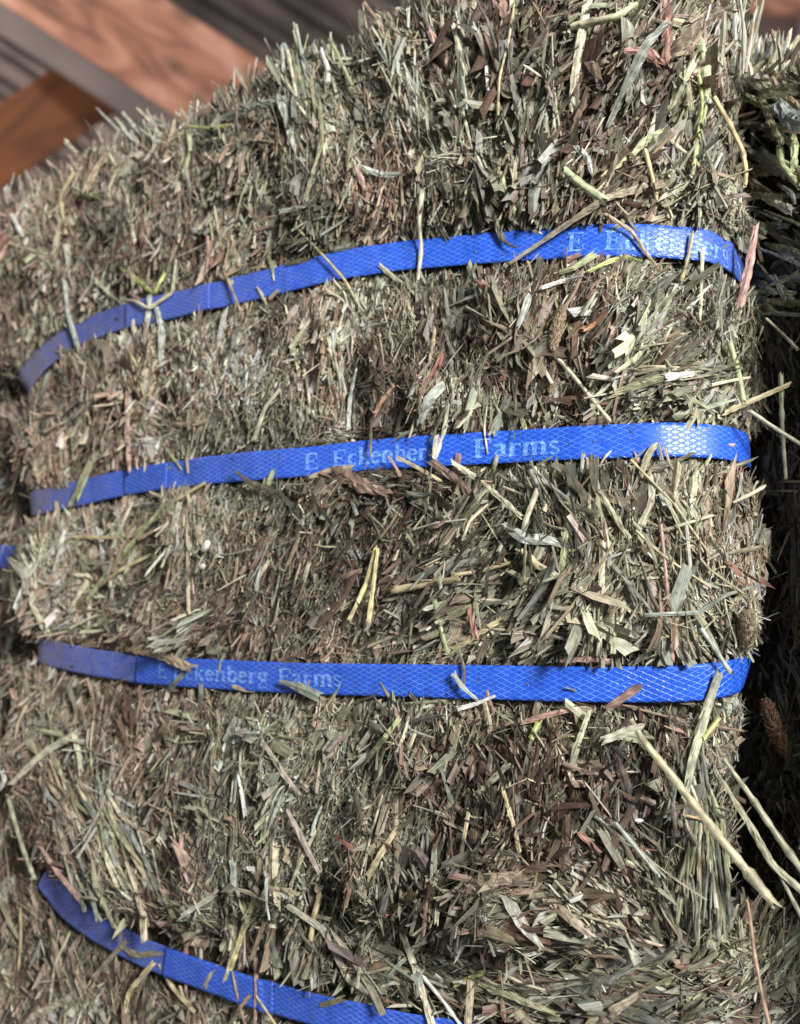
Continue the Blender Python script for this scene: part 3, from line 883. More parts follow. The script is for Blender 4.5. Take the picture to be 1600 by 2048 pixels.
def resample(P, step):
    seg = np.linalg.norm(np.diff(P, axis=0), axis=1); a = np.concatenate([[0], np.cumsum(seg)])
    m = max(3, int(a[-1] / step) + 1); x = np.linspace(0, a[-1], m)
    return np.stack([np.interp(x, a, P[:, k]) for k in range(3)], 1), x

def traced(F, name, pts, wpx, col, parent=None, h=(0.001, 0.001), shape='stem', fine=None, taper=(1, 1), strands=1, roll=0.0):
    P0 = path_points(F, pts, h)
    P, x = resample(P0, 0.0022 if fine is None else fine)
    k = 1
    if len(P) > 4:
        Q = P.copy(); Q[1:-1] = (P[:-2] + P[1:-1] * 2 + P[2:]) / 4; P = Q
    T = np.gradient(P, axis=0); T /= np.linalg.norm(T, axis=1, keepdims=True)
    toc = CAM - P; toc /= np.linalg.norm(toc, axis=1, keepdims=True)
    W = np.cross(T, toc); W /= np.linalg.norm(W, axis=1, keepdims=True); Nn = np.cross(W, T)
    rl = roll
    W, Nn = W * math.cos(rl) + Nn * math.sin(rl), Nn * math.cos(rl) - W * math.sin(rl)
    depth = (P - CAM) @ FWD
    wd = wpx * depth / FPX * np.interp(np.linspace(0, 1, len(P)), np.linspace(0, 1, len(taper)), taper)
    wd = wd * (1 + 0.10 * rng.normal(0, 1, len(P)))
    m = len(P)
    node = np.zeros(m)
    if shape == 'stem' and m > 14:
        for q_ in rng.choice(np.arange(3, m - 3), 1 + m // 24, replace=False): wd[q_] *= 1.28; node[q_] = 1
    if shape == 'stem':
        sides = 8; V = []; UV = []
        for i in range(sides + 1):
            a = 2 * math.pi * i / sides
            groove = 1 - 0.22 * (i % 2)
            V.append(P + W * (wd / 2 * math.cos(a) * groove)[:, None] + Nn * (wd / 2 * 0.75 * math.sin(a) * groove)[:, None]); UV.append(np.stack([wd / 2 * a, x], -1))
        V = np.stack(V, 1); UV = np.stack(UV, 1); c_ = sides + 1
        for e in (0, -1):
            j = rng.normal(0, 0.35, sides); j = np.append(j, j[0]); V[e] += (j * wd[e])[:, None] * T[e]
    else:
        c_ = 5; V = []; UV = []
        fold = 0.35 * rng.uniform(0.5, 1.3)
        for f in (-1, -.5, 0, .5, 1):
            V.append(P + W * (wd / 2 * f)[:, None] + Nn * (wd / 2 * fold * (1 - abs(f)) + (wd * 0.06) * rng.normal(0, 1, m))[:, None]); UV.append(np.stack([wd / 2 * f, x], -1))
        V = np.stack(V, 1); UV = np.stack(UV, 1)
        for e in (0, -1):
            V[e] += (rng.normal(0, 0.4, c_) * wd[e])[:, None] * T[e]
    i = np.arange(m * c_).reshape(m, c_)
    Q = np.stack([i[:-1, :-1], i[:-1, 1:], i[1:, 1:], i[1:, :-1]], -1).reshape(-1, 4)
    C = np.array(col)[None] * (1 + 0.13 * rng.normal(0, 1, (m, 1)).repeat(c_, 0) * np.ones((1, 3))) * (1 - 0.35 * node[:, None].repeat(c_, 0))
    UV = UV.reshape(-1, 2) + rng.random(2) * 7
    me = np_mesh(name, V.reshape(-1, 3), Q, np.clip(C, 0.01, .9), UV, smooth=(shape == 'stem'))
    if parent is None:
        c = P.mean(0); me.transform(Matrix.Translation(-Vector(c)))
        o = link(name, me, None, [M_hay]); o.location = c
        return o
    return link(name, me, parent, [M_hay])

PALE = (0.66, 0.62, 0.45); STRAW = (0.58, 0.50, 0.30); YEL = (0.72, 0.66, 0.36); GRN = (0.46, 0.50, 0.28); LIME = (0.52, 0.56, 0.22)
GREY = (0.27, 0.29, 0.24); WHITE = (0.80, 0.79, 0.72); TAN = (0.46, 0.36, 0.25); RED_ = (0.33, 0.17, 0.13); PINK = (0.50, 0.32, 0.27); DK = (0.15, 0.13, 0.09); OLV = (0.34, 0.33, 0.20); SILV = (0.50, 0.54, 0.47)

# ================================================================== the stack
bale = empty('hay_bale', tuple(MAIN.O)); tag(bale, 'tightly compressed hay bale bound with three blue straps, filling most of the view', 'hay bale', 'compressed hay bales in the stack')
lower = empty('hay_bale', tuple(LOWER.O)); tag(lower, 'hay bale underneath the three-strap bale, a curved blue strap across its upper edge', 'hay bale', 'compressed hay bales in the stack')
rightb = empty('hay_bale', tuple(RIGHT.O)); tag(rightb, 'shaded leafy hay bale beyond the dark gap, its bare face showing no strap', 'hay bale', 'compressed hay bales in the stack')
leftb = empty('hay_bale', tuple(LEFTF.O)); tag(leftb, 'blurred hay bale set back in the gap, with slivers of blue strap on it', 'hay bale', 'compressed hay bales in the stack')
bpy.context.view_layer.update()

for root, F in ((bale, MAIN), (lower, LOWER), (rightb, RIGHT), (leftb, LEFTF)):
    build_core(F, root)
build_hay(MAIN, bale, 92000, 12000, 95000, (-120, 1720, -120, 2120), 215, 20)
build_hay(LOWER, lower, 20000, 2600, 10000, (-120, 1720, 1600, 2200), 120, 90)
build_hay(RIGHT, rightb, 26000, 3000, 9000, (1400, 2250, -60, 2250), 80, 50)
build_hay(LEFTF, leftb, 4500, 700, 2500, (-140, 120, 600, 1800), 40, 25)

# --- straps
clean = lambda a, b, lo=0.05, hi=0.8: (lambda px: np.interp(px, [a, b], [hi, lo]))
d1 = lambda px: np.interp(px, [60, 130, 250, 420, 560, 900, 1300, 1480], [1.5, 1.1, .8, .6, .3, .12, .12, .5])  # left ends: grime plus painted darkening for their fade into the shaded gap
d2 = lambda px: np.interp(px, [60, 120, 180, 250, 420, 700, 1000, 1480], [1.4, 1.0, .65, .4, .3, .15, .08, .12])
d3 = lambda px: np.interp(px, [60, 150, 270, 300, 500, 900, 1480], [1.4, 1.0, .75, .3, .3, .15, .1])
d4 = lambda px: np.interp(px, [60, 320, 340, 800, 1480], [.9, .7, .35, .25, .3])
specs = [
    (MAIN, bale, ST1, d1, 'blue plastic strap round the top of the bale, dusty at one end', dict(seed=1.3, wrinkle=0.0007, kinks=[(440, -0.0012, 0.004), (822, 0.0008, 0.0014), (1380, -0.0009, 0.006)])),
    (MAIN, bale, ST2, d2, 'blue plastic strap round the middle of the bale with pale printed lettering', dict(seed=4.1, wrinkle=0.0005, kinks=[(1335, 0.0016, 0.012)])),
    (MAIN, bale, ST3, d3, 'blue plastic strap round the lower part of the bale with pale printed lettering', dict(seed=7.7, wrinkle=0.0005, kinks=[(1345, 0.0016, 0.012)])),
    (LOWER, lower, ST4, d4, None, dict(seed=9.9, wrinkle=0.0007, lift=0.0075, extra_l=0.0, extra_r=0.02, kinks=[(545, 0.001, 0.0014)])),
]
straps = []
for F, root, pts, dirt_fade, lab, kw in specs:
    S_ = Strap(F, pts, **kw)
    o = S_.ribbon('strap', 0.0, S_.arc[-1] - 0.001, 0, 0.0005, root, M_strap, dirt_fade)
    if lab: tag(o, lab)
    straps.append((S_, o, dirt_fade))
# crumbs of hay lying on the straps
for S_, o, dirt_fade in straps:
    n = 260
    d = rng.uniform(0.03, S_.arc[-1] - 0.05, n); keep = rng.random(n) < 0.25 + dirt_fade(np.interp(d, [0, S_.arc[-1]], [0, 1600])); d = d[keep]; n = len(d)
    t = rng.uniform(-.47, .47, n) * SW
    P = S_.at(d, t, 0.0011 if o['label' ] and 'lower' in o['label'] else 0.0005) if 'label' in o else S_.at(d, t, 0.0005)
    A = S_.at(d + .002, t, 0.0005) - S_.at(d - .002, t, 0.0005); A /= np.linalg.norm(A, axis=1, keepdims=True)
    B = S_.at(d, t + .001) - S_.at(d, t - .001); B /= np.linalg.norm(B, axis=1, keepdims=True); Nn = np.cross(A, B)
    a = rng.uniform(0, 3.14, n)[:, None]; D = A * np.cos(a) + B * np.sin(a); W = np.cross(D, Nn)
    L = np.exp(rng.normal(math.log(0.0013), 0.6, n)); wd = np.exp(rng.normal(math.log(0.0003), 0.4, n))
    flatten('hay_crumbs', [ribbons(P, D, W, Nn, L, wd, 1, np.clip(pick_colors(n, np.full(n, 800.), np.full(n, 900.)) * 0.8, 0, .8), rng.normal(0, .1, n), rng.normal(0, .1, n), rng.uniform(0, .6, n), rng.normal(0, .5, n))], o, 'stuff')
# the overlapped, welded strap ends
for (S_, o, dirt_fade), (a, b) in zip(straps, ((252, 420), (249, 335), (275, 1480), (330, 548))):
    e = S_.ribbon('strap_end', S_.s_of_px(a), S_.s_of_px(b), 0.00085, 0.0006, o, M_strap, lambda px, d=dirt_fade: d(px + 25) * 0.9, wscale=0.985)
# print: E Eckenberg Farms
S1, o1, _ = straps[0]; S2, o2, _ = straps[1]; S3, o3, _ = straps[2]; S4, o4, _ = straps[3]
H = 0.0128
S1.text('E', S1.s_of_px(1134), o1, H, 0.0, d1)
S1.text('Eckenberg Farms', S1.s_of_px(1206), o1, H, 0.0, d1, 1.02)
S2.text('E', S2.s_of_px(606), o2, H * 0.95, 0.0, d2)
S2.text('Eckenberg', S2.s_of_px(664), o2, H * 0.95, 0.0, d2, 1.0, 1.0)
S2.text('Farms', S2.s_of_px(945), o2, H * 1.0, 0.0, d2, 1.0, 1.16)
S3.text('E', S3.s_of_px(316), o3, H * 0.92, 0.0007, d3, lift=0.00108)
S3.text('Eckenberg', S3.s_of_px(348), o3, H * 0.92, 0.0007, d3, 1.0, 1.12, 0.00108)
S3.text('Farms', S3.s_of_px(556), o3, H * 0.92, 0.0007, d3, 1.0, 1.12, 0.00108)

# straps just visible on the bale in the left gap, and on the lower bale's bottom edge
for pts in ([(-200, 1108), (10, 1114), (60, 1118)], [(-200, 1728), (0, 1738), (60, 1745)]):
    S_ = Strap(LEFTF, pts, lift=0.004, extra_l=0.0, extra_r=0.01, seed=pts[0][1])
    S_.ribbon('strap', 0.0, S_.arc[-1] - 0.001, 0, 0.0005, leftb, M_strap, lambda px: np.full(np.shape(px), 0.5))

# --- stalks and leaves traced on the main bale
T = [
 ('stalk', [(845, 378), (838, 440), (843, 500), (836, 560)], 9, PALE, (0.001, 0.002, 0.001), 'stem', (1, .8)),
 ('stalk', [(596, 458), (650, 515), (690, 560), (712, 600)], 6, STRAW, (0.002, 0.003, 0.001), 'stem', (.7, 1)),
 ('stalk', [(1300, 372), (1215, 398), (1110, 465), (1020, 526)], 12, (0.40, 0.35, 0.25), (0.0, 0.004, 0.004), 'leaf', (1.4, 1, .5)),
 ('leaf_blade', [(985, 420), (1000, 468), (1012, 488), (1034, 495)], 12, DK, (0.001, 0.002, 0.003), 'leaf', (.5, 1, .3)),
 ('stalk', [(1215, 435), (1262, 462), (1295, 510), (1320, 540)], 9, TAN, (0.001, 0.003, 0.0), 'leaf', (.8, 1, .5)),
 ('stalk', [(1405, 500), (1404, 560), (1400, 640)], 7, PALE, (0.002, 0.002), 'leaf', (1, .7)),
 ('stalk', [(1386, 466), (1376, 530), (1362, 562)], 8, STRAW, (0.002, 0.001), 'stem', (.8, 1)),
 ('leaf_blade', [(1513, 448), (1497, 540), (1480, 615)], 17, PINK, (0.002, 0.002), 'leaf', (.6, 1, .8)),
 ('stalk', [(448, 540), (465, 580), (486, 632)], 6, TAN, (0.002, 0.002), 'leaf', (1, .6)),
 ('stalk', [(300, 592), (296, 640), (288, 690)], 11, SILV, (0.002, 0.001), 'stem', (1, .8)),
 ('stalk', [(240, 600), (270, 602), (298, 618)], 8, PALE, (0.002, 0.003), 'stem', (.7, 1)),
 ('stalk', [(352, 520), (345, 585), (302, 615)], 8, PALE, (0.0005, 0.003), 'stem', (.7, 1)),
 ('stalk', [(312, 612), (324, 655), (322, 745)], 12, SILV, (0.002, 0.001), 'leaf', (.7, 1.2, .6)),
 ('leaf_blade', [(240, 533), (275, 560), (308, 588), (330, 545)], 9, LIME, (0.001, 0.002), 'leaf', (1, .7)),
 ('stalk', [(222, 312), (248, 370), (262, 430), (280, 490)], 8, PALE, (0.002, 0.001), 'stem', (1, .9)),
 ('stalk', [(128, 560), (138, 630), (158, 700)], 10, SILV, (0.001, 0.003, 0.002), 'stem', (.8, 1)),
 ('stalk', [(172, 690), (150, 745), (146, 820)], 13, PINK, (0.003, 0.001), 'leaf', (.8, 1, .6)),
 ('stalk', [(245, 675), (275, 730), (290, 790)], 7, STRAW, (0.001, 0.001), 'stem', (1, .8)),
 ('stalk', [(259, 785), (255, 860), (259, 945)], 10, PINK, (0.001, 0.003), 'leaf', (.7, 1, .6)),
 ('stalk', [(190, 905), (165, 955), (140, 1012)], 11, OLV, (0.002, 0.003, 0.001), 'leaf', (1, .8)),
 ('stalk', [(200, 900), (182, 935), (155, 1000)], 7, GRN, (0.002, 0.003), 'stem', (1, .8)),
 ('stalk', [(196, 1055), (203, 1100), (205, 1170)], 13, WHITE, (0.002, 0.001), 'leaf', (.8, 1, .8)),
 ('stalk', [(350, 1010), (260, 1075), (150, 1075)], 9, STRAW, (0.001, 0.001), 'leaf', (1, .7)),
 ('stalk', [(330, 1010), (245, 1110), (170, 1200)], 11, GRN, (0.002, 0.001), 'stem', (.8, 1)),
 ('stalk', [(265, 1005), (235, 1070), (205, 1150)], 9, PALE, (0.002, 0.001), 'stem', (.8, 1)),
 ('stalk', [(300, 1110), (240, 1140), (180, 1185)], 9, STRAW, (0.002, 0.001), 'stem', (1, .8)),
 ('stalk', [(180, 1155), (155, 1195), (138, 1225)], 11, PALE, (0.002, 0.001), 'leaf', (1, .7)),
 ('stalk', [(77, 1160), (84, 1210), (90, 1265)], 13, PALE, (0.001, 0.001), 'leaf', (.7, 1)),
 ('stalk', [(150, 1150), (182, 1150), (176, 1262)], 10, PALE, (0.001, 0.001), 'stem', (1, .8)),
 ('leaf_blade', [(395, 1250), (360, 1275), (340, 1292)], 14, PINK, (0.002, 0.001), 'leaf', (.6, 1)),
 ('leaf_blade', [(250, 1298), (320, 1310), (385, 1338)], 16, TAN, (0.0, 0.002, 0.003), 'leaf', (.5, 1, 1.2)),
 ('stalk', [(300, 985), (345, 1005), (410, 965)], 8, STRAW, (0.001, 0.001), 'stem', (1, .8)),
 ('leaf_blade', [(530, 870 + 85), (525, 980)], 8, OLV, (0.003, 0.002), 'leaf', (.4, 1)),
 ('leaf_blade', [(468, 942), (500, 965), (555, 985)], 13, DK, (0.003, 0.002), 'leaf', (.3, 1, .5)),
 ('leaf_blade', [(742, 845), (742, 880), (740, 915)], 6, DK, (0.002, 0.003), 'leaf', (.5, 1, .5)),
 ('leaf_blade', [(883, 872), (876, 895), (866, 918)], 13, WHITE, (0.003, 0.003), 'leaf', (.8, 1.1)),
 ('leaf_blade', [(875, 868), (868, 890), (868, 918)], 9, PALE, (0.003, 0.004), 'leaf', (1, .7)),
 ('stalk', [(795, 915), (835, 935), (882, 962)], 8, STRAW, (0.004, 0.004), 'leaf', (1, .8)),
 ('stalk', [(775, 912), (790, 930), (802, 955)], 7, PINK, (0.004, 0.003), 'leaf', (.6, 1)),
 ('leaf_blade', [(860, 920), (920, 965), (950, 1000)], 18, (0.23, 0.16, 0.12), (0.003, 0.002), 'leaf', (.8, 1)),
 ('stalk', [(905, 925), (960, 960), (1045, 1035)], 12, PALE, (0.003, 0.002), 'leaf', (.8, 1, .8)),
 ('leaf_blade', [(670, 940), (720, 970), (780, 985)], 30, (0.25, 0.17, 0.13), (0.003, 0.002), 'leaf', (.8, 1, .6)),
 ('leaf_blade', [(620, 955), (660, 940), (705, 935)], 14, TAN, (0.003, 0.003), 'leaf', (.6, 1)),
 ('leaf_blade', [(1315, 885), (1298, 905), (1280, 955)], 15, OLV, (0.003, 0.003, 0.001), 'leaf', (.6, 1, .8)),
 ('leaf_blade', [(1318, 888), (1322, 915), (1335, 950)], 10, GREY, (0.003, 0.003), 'leaf', (.6, 1)),
 ('leaf_blade', [(1388, 905), (1350, 925), (1300, 940)], 16, DK, (0.003, 0.002), 'leaf', (.4, 1)),
 ('stalk', [(1330, 895), (1340, 925), (1350, 948)], 6, TAN, (0.003, 0.003), 'leaf', (1, .6)),
 ('leaf_blade', [(1010, 1052), (1050, 1078), (1100, 1080), (1135, 1092)], 21, SILV, (0.002, 0.004, 0.002), 'leaf', (.7, 1.1, .9, .6)),
 ('stalk', [(752, 1098), (732, 1170), (697, 1243)], 9, YEL, (0.005, 0.006), 'leaf', (1, .9)),
 ('stalk', [(756, 1098), (748, 1160), (737, 1245)], 10, YEL, (0.006, 0.006), 'leaf', (.6, 1)),
 ('stalk', [(785, 1180), (850, 1168), (920, 1158)], 13, STRAW, (0.004, 0.003), 'stem', (1, 1)),
 ('stalk', [(905, 1150), (960, 1142), (1020, 1125)], 9, STRAW, (0.003, 0.003), 'stem', (1, .7)),
 ('stalk', [(990, 1190), (930, 1220), (885, 1240)], 14, OLV, (0.003, 0.002), 'leaf', (.8, 1)),
 ('stalk', [(1028, 1225), (960, 1265), (905, 1300)], 13, STRAW, (0.003, 0.002), 'leaf', (.8, 1)),
 ('stalk', [(1075, 980), (1052, 1040), (1036, 1100)], 12, PALE, (0.002, 0.001), 'stem', (1, .9)),
 ('stalk', [(1140, 930), (1130, 1080), (1110, 1262)], 12, GRN, (0.002, 0.003), 'leaf', (1, .9, .8)),
 ('stalk', [(975, 1010), (940, 1040), (925, 1080)], 7, PALE, (0.003, 0.002), 'stem', (1, .8)),
 ('stalk', [(1300, 940), (1305, 1000), (1280, 1055)], 14, PALE, (0.003, 0.001), 'leaf', (.8, 1)),
 ('stalk', [(1200, 985), (1240, 1050), (1262, 1080)], 13, OLV, (0.003, 0.003), 'leaf', (1, .7)),
 ('stalk', [(1262, 920), (1350, 1010), (1420, 1110)], 6, STRAW, (0.004, 0.004), 'stem', (1, .7)),
 ('stalk', [(1270, 1060), (1330, 1115), (1422, 1175)], 6, STRAW, (0.004, 0.004), 'stem', (1, .7)),
 ('stalk', [(1322, 1048), (1333, 1160), (1345, 1325)], 9, PINK, (0.004, 0.004), 'stem', (.8, 1)),
 ('stalk', [(1427, 1030), (1380, 1045), (1325, 1062)], 8, PALE, (0.004, 0.003), 'stem', (1, .8)),
 ('leaf_blade', [(1520, 1170), (1450, 1190), (1400, 1225), (1290, 1230)], 9, GREY, (0.004, 0.004), 'leaf', (.4, 1, .8)),
 ('stalk', [(1388, 1238), (1425, 1290), (1462, 1348)], 11, SILV, (0.002, 0.005, 0.004), 'stem', (.8, 1)),
 ('stalk', [(1526, 975), (1500, 990), (1468, 1005)], 9, PALE, (0.003, 0.002), 'stem', (1, .7)),
 ('stalk', [(1205, 1080), (1203, 1180), (1198, 1310)], 13, PALE, (0.002, 0.002), 'leaf', (1, .8)),
 ('leaf_blade', [(1225, 1128), (1310, 1230), (1272, 1240)], 8, GREY, (0.002, 0.002), 'leaf', (1, .6)),
 ('stalk', [(1080, 1140), (1065, 1120), (1045, 1105)], 17, STRAW, (0.004, 0.004), 'stem', (1, 1)),
 ('leaf_blade', [(1120, 1322), (1170, 1318), (1218, 1322)], 11, PINK, (0.003, 0.002), 'leaf', (.5, 1, .7)),
 ('stalk', [(868, 1195), (880, 1250), (895, 1305)], 9, GRN, (0.003, 0.002), 'stem', (1, 1)),
 ('leaf_blade', [(940, 1215), (945, 1245), (952, 1275)], 13, RED_, (0.003, 0.003), 'leaf', (1, .8)),
 ('leaf_blade', [(1395, 745), (1320, 740), (1270, 738)], 19, (0.42, 0.37, 0.24), (0.002, 0.003), 'leaf', (.5, 1, .9)),
 ('leaf_blade', [(1330, 752), (1270, 772), (1220, 790)], 17, OLV, (0.002, 0.002), 'leaf', (1, .8)),
 ('leaf_blade', [(1385, 745), (1352, 752), (1325, 756)], 15, WHITE, (0.004, 0.003), 'leaf', (.9, 1)),
 ('stalk', [(1112, 712), (1160, 768), (1222, 845)], 9, PALE, (0.003, 0.003), 'stem', (.9, 1)),
 ('stalk', [(1186, 755), (1188, 790), (1190, 838)], 17, GRN, (0.001, 0.001), 'leaf', (1, 1)),
 ('stalk', [(1345, 770), (1385, 800), (1430, 825)], 11, OLV, (0.002, 0.002), 'leaf', (1, .8)),
 ('stalk', [(1458, 680), (1475, 740), (1488, 805)], 13, GRN, (0.003, 0.003), 'stem', (1, .9)),
 ('stalk', [(1500, 755), (1460, 762), (1425, 770)], 7, PALE, (0.003, 0.002), 'stem', (.8, 1)),
 ('stalk', [(1580, 768), (1530, 790), (1450, 825)], 11, STRAW, (0.004, 0.002), 'leaf', (.8, 1)),
 ('leaf_blade', [(888, 768), (862, 800), (838, 850)], 20, SILV, (0.002, 0.001), 'leaf', (.8, 1, .6)),
 ('leaf_blade', [(1020, 790), (1000, 830), (985, 868)], 18, GREY, (0.002, 0.001), 'leaf', (.8, 1)),
 ('stalk', [(880, 735), (885, 700), (840, 790)], 7, RED_, (0.001, 0.001), 'leaf', (.8, 1)),
 ('stalk', [(948, 730), (905, 780), (862, 880)], 5, DK, (0.001, 0.002), 'leaf', (1, 1)),
 ('stalk', [(1040, 700), (1030, 800), (1028, 880)], 4, DK, (0.003, 0.003), 'stem', (1, .7)),
 ('stalk', [(1166, 540), (1152, 580), (1128, 618)], 8, TAN, (0.003, 0.003), 'stem', (.8, 1)),
 ('leaf_blade', [(1190, 508), (1150, 535), (1120, 545)], 14, GRN, (0.003, 0.001), 'leaf', (1, .6)),
 ('leaf_blade', [(1275, 522), (1250, 512), (1215, 525), (1175, 545)], 9, LIME, (0.003, 0.002), 'leaf', (1, .9)),
 ('leaf_blade', [(1165, 552), (1130, 560), (1085, 575)], 8, WHITE, (0.003, 0.002), 'leaf', (.8, 1)),
 ('leaf_blade', [(965, 560), (980, 585), (1003, 610)], 13, PINK, (0.002, 0.001), 'leaf', (.5, 1, .7)),
 ('leaf_blade', [(950, 560), (965, 572), (988, 590)], 12, RED_, (0.002, 0.001), 'leaf', (.6, 1)),
 ('leaf_blade', [(1215, 620), (1190, 650), (1165, 660)], 12, (0.55, 0.30, 0.18), (0.003, 0.002), 'leaf', (.7, 1)),
 ('leaf_blade', [(1060, 590), (1050, 620), (1035, 655)], 15, SILV, (0.002, 0.002), 'leaf', (.7, 1, .6)),
 ('leaf_blade', [(790, 770), (765, 800), (748, 830)], 9, (0.55, 0.32, 0.22), (0.002, 0.001), 'leaf', (.6, 1)),
 ('stalk', [(560, 780), (530, 815), (508, 880)], 9, PALE, (0.002, 0.001), 'stem', (.7, 1)),
 ('leaf_blade', [(415, 840), (390, 850), (345, 848)], 9, TAN, (0.002, 0.001), 'leaf', (.7, 1)),
 # upper third
 ('stalk', [(1177, -5), (1165, 60), (1150, 150), (1142, 220)], 17, PALE, (0.003, 0.003), 'leaf', (1, 1, .8)),
 ('stalk', [(1268, 12), (1235, 35), (1140, 54)], 15, (0.68, 0.64, 0.44), (0.005, 0.004), 'stem', (1, .9)),
 ('leaf_blade', [(1335, 45), (1295, 90), (1262, 160), (1215, 255)], 20, GREY, (0.004, 0.005, 0.002), 'leaf', (.5, 1, .9, .4)),
 ('leaf_blade', [(1464, 5), (1425, 35), (1360, 85), (1300, 190)], 24, (0.15, 0.115, 0.08), (0.004, 0.004, 0.002), 'leaf', (1, 1, .7, .4)),
 ('leaf_blade', [(1325, -20), (1335, 60), (1332, 130)], 26, RED_, (0.003, 0.003), 'leaf', (1, .9, .6)),
 ('leaf_blade', [(1400, 85), (1408, 140), (1412, 200)], 26, GRN, (0.002, 0.002), 'leaf', (.6, 1, .7)),
 ('stalk', [(1398, 150), (1405, 210), (1388, 330)], 8, LIME, (0.003, 0.002), 'stem', (1, .8)),
 ('stalk', [(1420, 110), (1415, 200), (1385, 350)], 8, GRN, (0.003, 0.002), 'stem', (1, .8)),
 ('leaf_blade', [(1392, 125), (1365, 165), (1345, 210)], 21, (0.55, 0.57, 0.38), (0.003, 0.003), 'leaf', (.8, 1, .7)),
 ('leaf_blade', [(1325, 262), (1280, 290), (1240, 325)], 19, GRN, (0.003, 0.002), 'leaf', (.7, 1, .7)),
 ('leaf_blade', [(1240, 325), (1215, 345), (1205, 355)], 16, STRAW, (0.002, 0.002), 'leaf', (1, .5)),
 ('stalk', [(1130, 342), (1170, 375), (1212, 404)], 18, (0.56, 0.60, 0.38), (0.003, 0.003), 'stem', (.8, 1)),
 ('stalk', [(1001, 345), (1012, 385), (1030, 425)], 12, GRN, (0.003, 0.002), 'stem', (.8, 1)),
 ('stalk', [(1290, 300), (1305, 355), (1315, 405)], 9, YEL, (0.003, 0.001), 'stem', (1, .8)),
 ('leaf_blade', [(1148, 290), (1175, 315), (1185, 350)], 15, SILV, (0.003, 0.002), 'leaf', (.5, 1, .5)),
 ('stalk', [(1030, 12), (1018, 80), (1000, 160), (995, 260)], 6, STRAW, (0.005, 0.003), 'stem', (.7, 1)),
 ('stalk', [(945, 50), (970, 100), (976, 182)], 9, WHITE, (0.003, 0.002), 'leaf', (1, .6)),
 ('stalk', [(908, 52), (920, 100), (935, 160)], 12, (0.70, 0.68, 0.50), (0.003, 0.002), 'leaf', (.7, 1)),
 ('leaf_blade', [(858, 62), (885, 105), (905, 140)], 22, PINK, (0.003, 0.002), 'leaf', (.4, 1, .8)),
 ('leaf_blade', [(992, 0), (1012, 25), (1022, 50)], 26, PINK, (0.003, 0.003), 'leaf', (.7, 1, .4)),
 ('leaf_blade', [(1250, 105), (1290, 110), (1325, 130)], 22, RED_, (0.003, 0.002), 'leaf', (.4, 1, .8)),
 ('stalk', [(908, 160), (928, 230), (945, 300)], 8, PALE, (0.003, 0.001), 'leaf', (1, .5)),
 ('stalk', [(640, 95), (650, 130), (656, 165)], 9, WHITE, (0.004, 0.002), 'leaf', (.7, 1)),
 ('stalk', [(575, 100), (585, 145), (600, 200)], 7, PALE, (0.003, 0.001), 'stem', (1, .9)),
 ('stalk', [(660, 78), (690, 140), (705, 175)], 8, GRN, (0.004, 0.002), 'stem', (1, .9)),
 ('stalk', [(552, 130), (568, 160), (600, 200)], 8, PALE, (0.003, 0.001), 'stem', (1, .9)),
 ('leaf_blade', [(445, 235), (500, 215), (558, 205)], 17, GREY, (0.003, 0.003), 'leaf', (.5, 1, 1)),
 ('leaf_blade', [(560, 190), (575, 240), (588, 300)], 17, (0.38, 0.40, 0.35), (0.003, 0.002), 'leaf', (1, 1, .5)),
 ('stalk', [(383, 258), (420, 257), (462, 250)], 8, LIME, (0.004, 0.004), 'leaf', (.7, 1)),
 ('stalk', [(380, 262), (382, 300), (365, 350)], 8, GRN, (0.003, 0.002), 'leaf', (1, .8)),
 ('stalk', [(25, 430), (35, 452), (45, 472)], 9, WHITE, (0.004, 0.003), 'stem', (1, 1)),
 ('stalk', [(132, 282), (142, 295), (155, 308)], 9, PALE, (0.003, 0.002), 'stem', (1, 1)),
 ('stalk', [(240, 408), (190, 470), (150, 545)], 12, (0.34, 0.31, 0.25), (0.003, 0.002), 'leaf', (.8, 1)),
 ('stalk', [(145, 385), (190, 392), (250, 398)], 11, OLV, (0.003, 0.002), 'leaf', (.8, 1, .7)),
 ('leaf_blade', [(215, 305), (200, 340), (180, 385)], 13, TAN, (0.003, 0.002), 'leaf', (.8, 1)),
 ('stalk', [(148, 345), (135, 400), (132, 470)], 8, STRAW, (0.002, 0.002), 'stem', (1, 1)),
 ('leaf_blade', [(640, 205), (645, 280), (610, 400)], 8, OLV, (0.003, 0.002), 'leaf', (.8, 1)),
 ('leaf_blade', [(720, 335), (765, 350), (800, 348)], 13, SILV, (0.002, 0.002), 'leaf', (.5, 1, .6)),
 ('leaf_blade', [(712, 335), (725, 355), (735, 385)], 12, PINK, (0.003, 0.002), 'leaf', (.6, 1, .5)),
 # lower third
 ('stalk', [(1440, 1342), (1410, 1430), (1385, 1520), (1370, 1600)], 17, (0.50, 0.50, 0.36), (0.004, 0.006, 0.003), 'leaf', (.9, 1, .8)),
 ('stalk', [(1440, 1433), (1425, 1455), (1405, 1480)], 11, LIME, (0.004, 0.003), 'stem', (.9, 1)),
 ('stalk', [(905, 1345), (925, 1375), (955, 1400)], 12, SILV, (0.004, 0.005), 'leaf', (1, .5)),
 ('leaf_blade', [(915, 1418), (945, 1410), (990, 1392)], 10, WHITE, (0.004, 0.004), 'leaf', (.9, .6)),
 ('stalk', [(968, 1400), (975, 1430), (982, 1460)], 11, PALE, (0.004, 0.002), 'leaf', (.8, 1)),
 ('leaf_blade', [(558, 1362), (600, 1375), (640, 1395)], 20, GREY, (0.003, 0.004, 0.003), 'leaf', (.3, .9, 1)),
 ('stalk', [(915, 1290), (930, 1340), (925, 1375)], 6, DK, (0.002, 0.004), 'leaf', (.8, 1)),
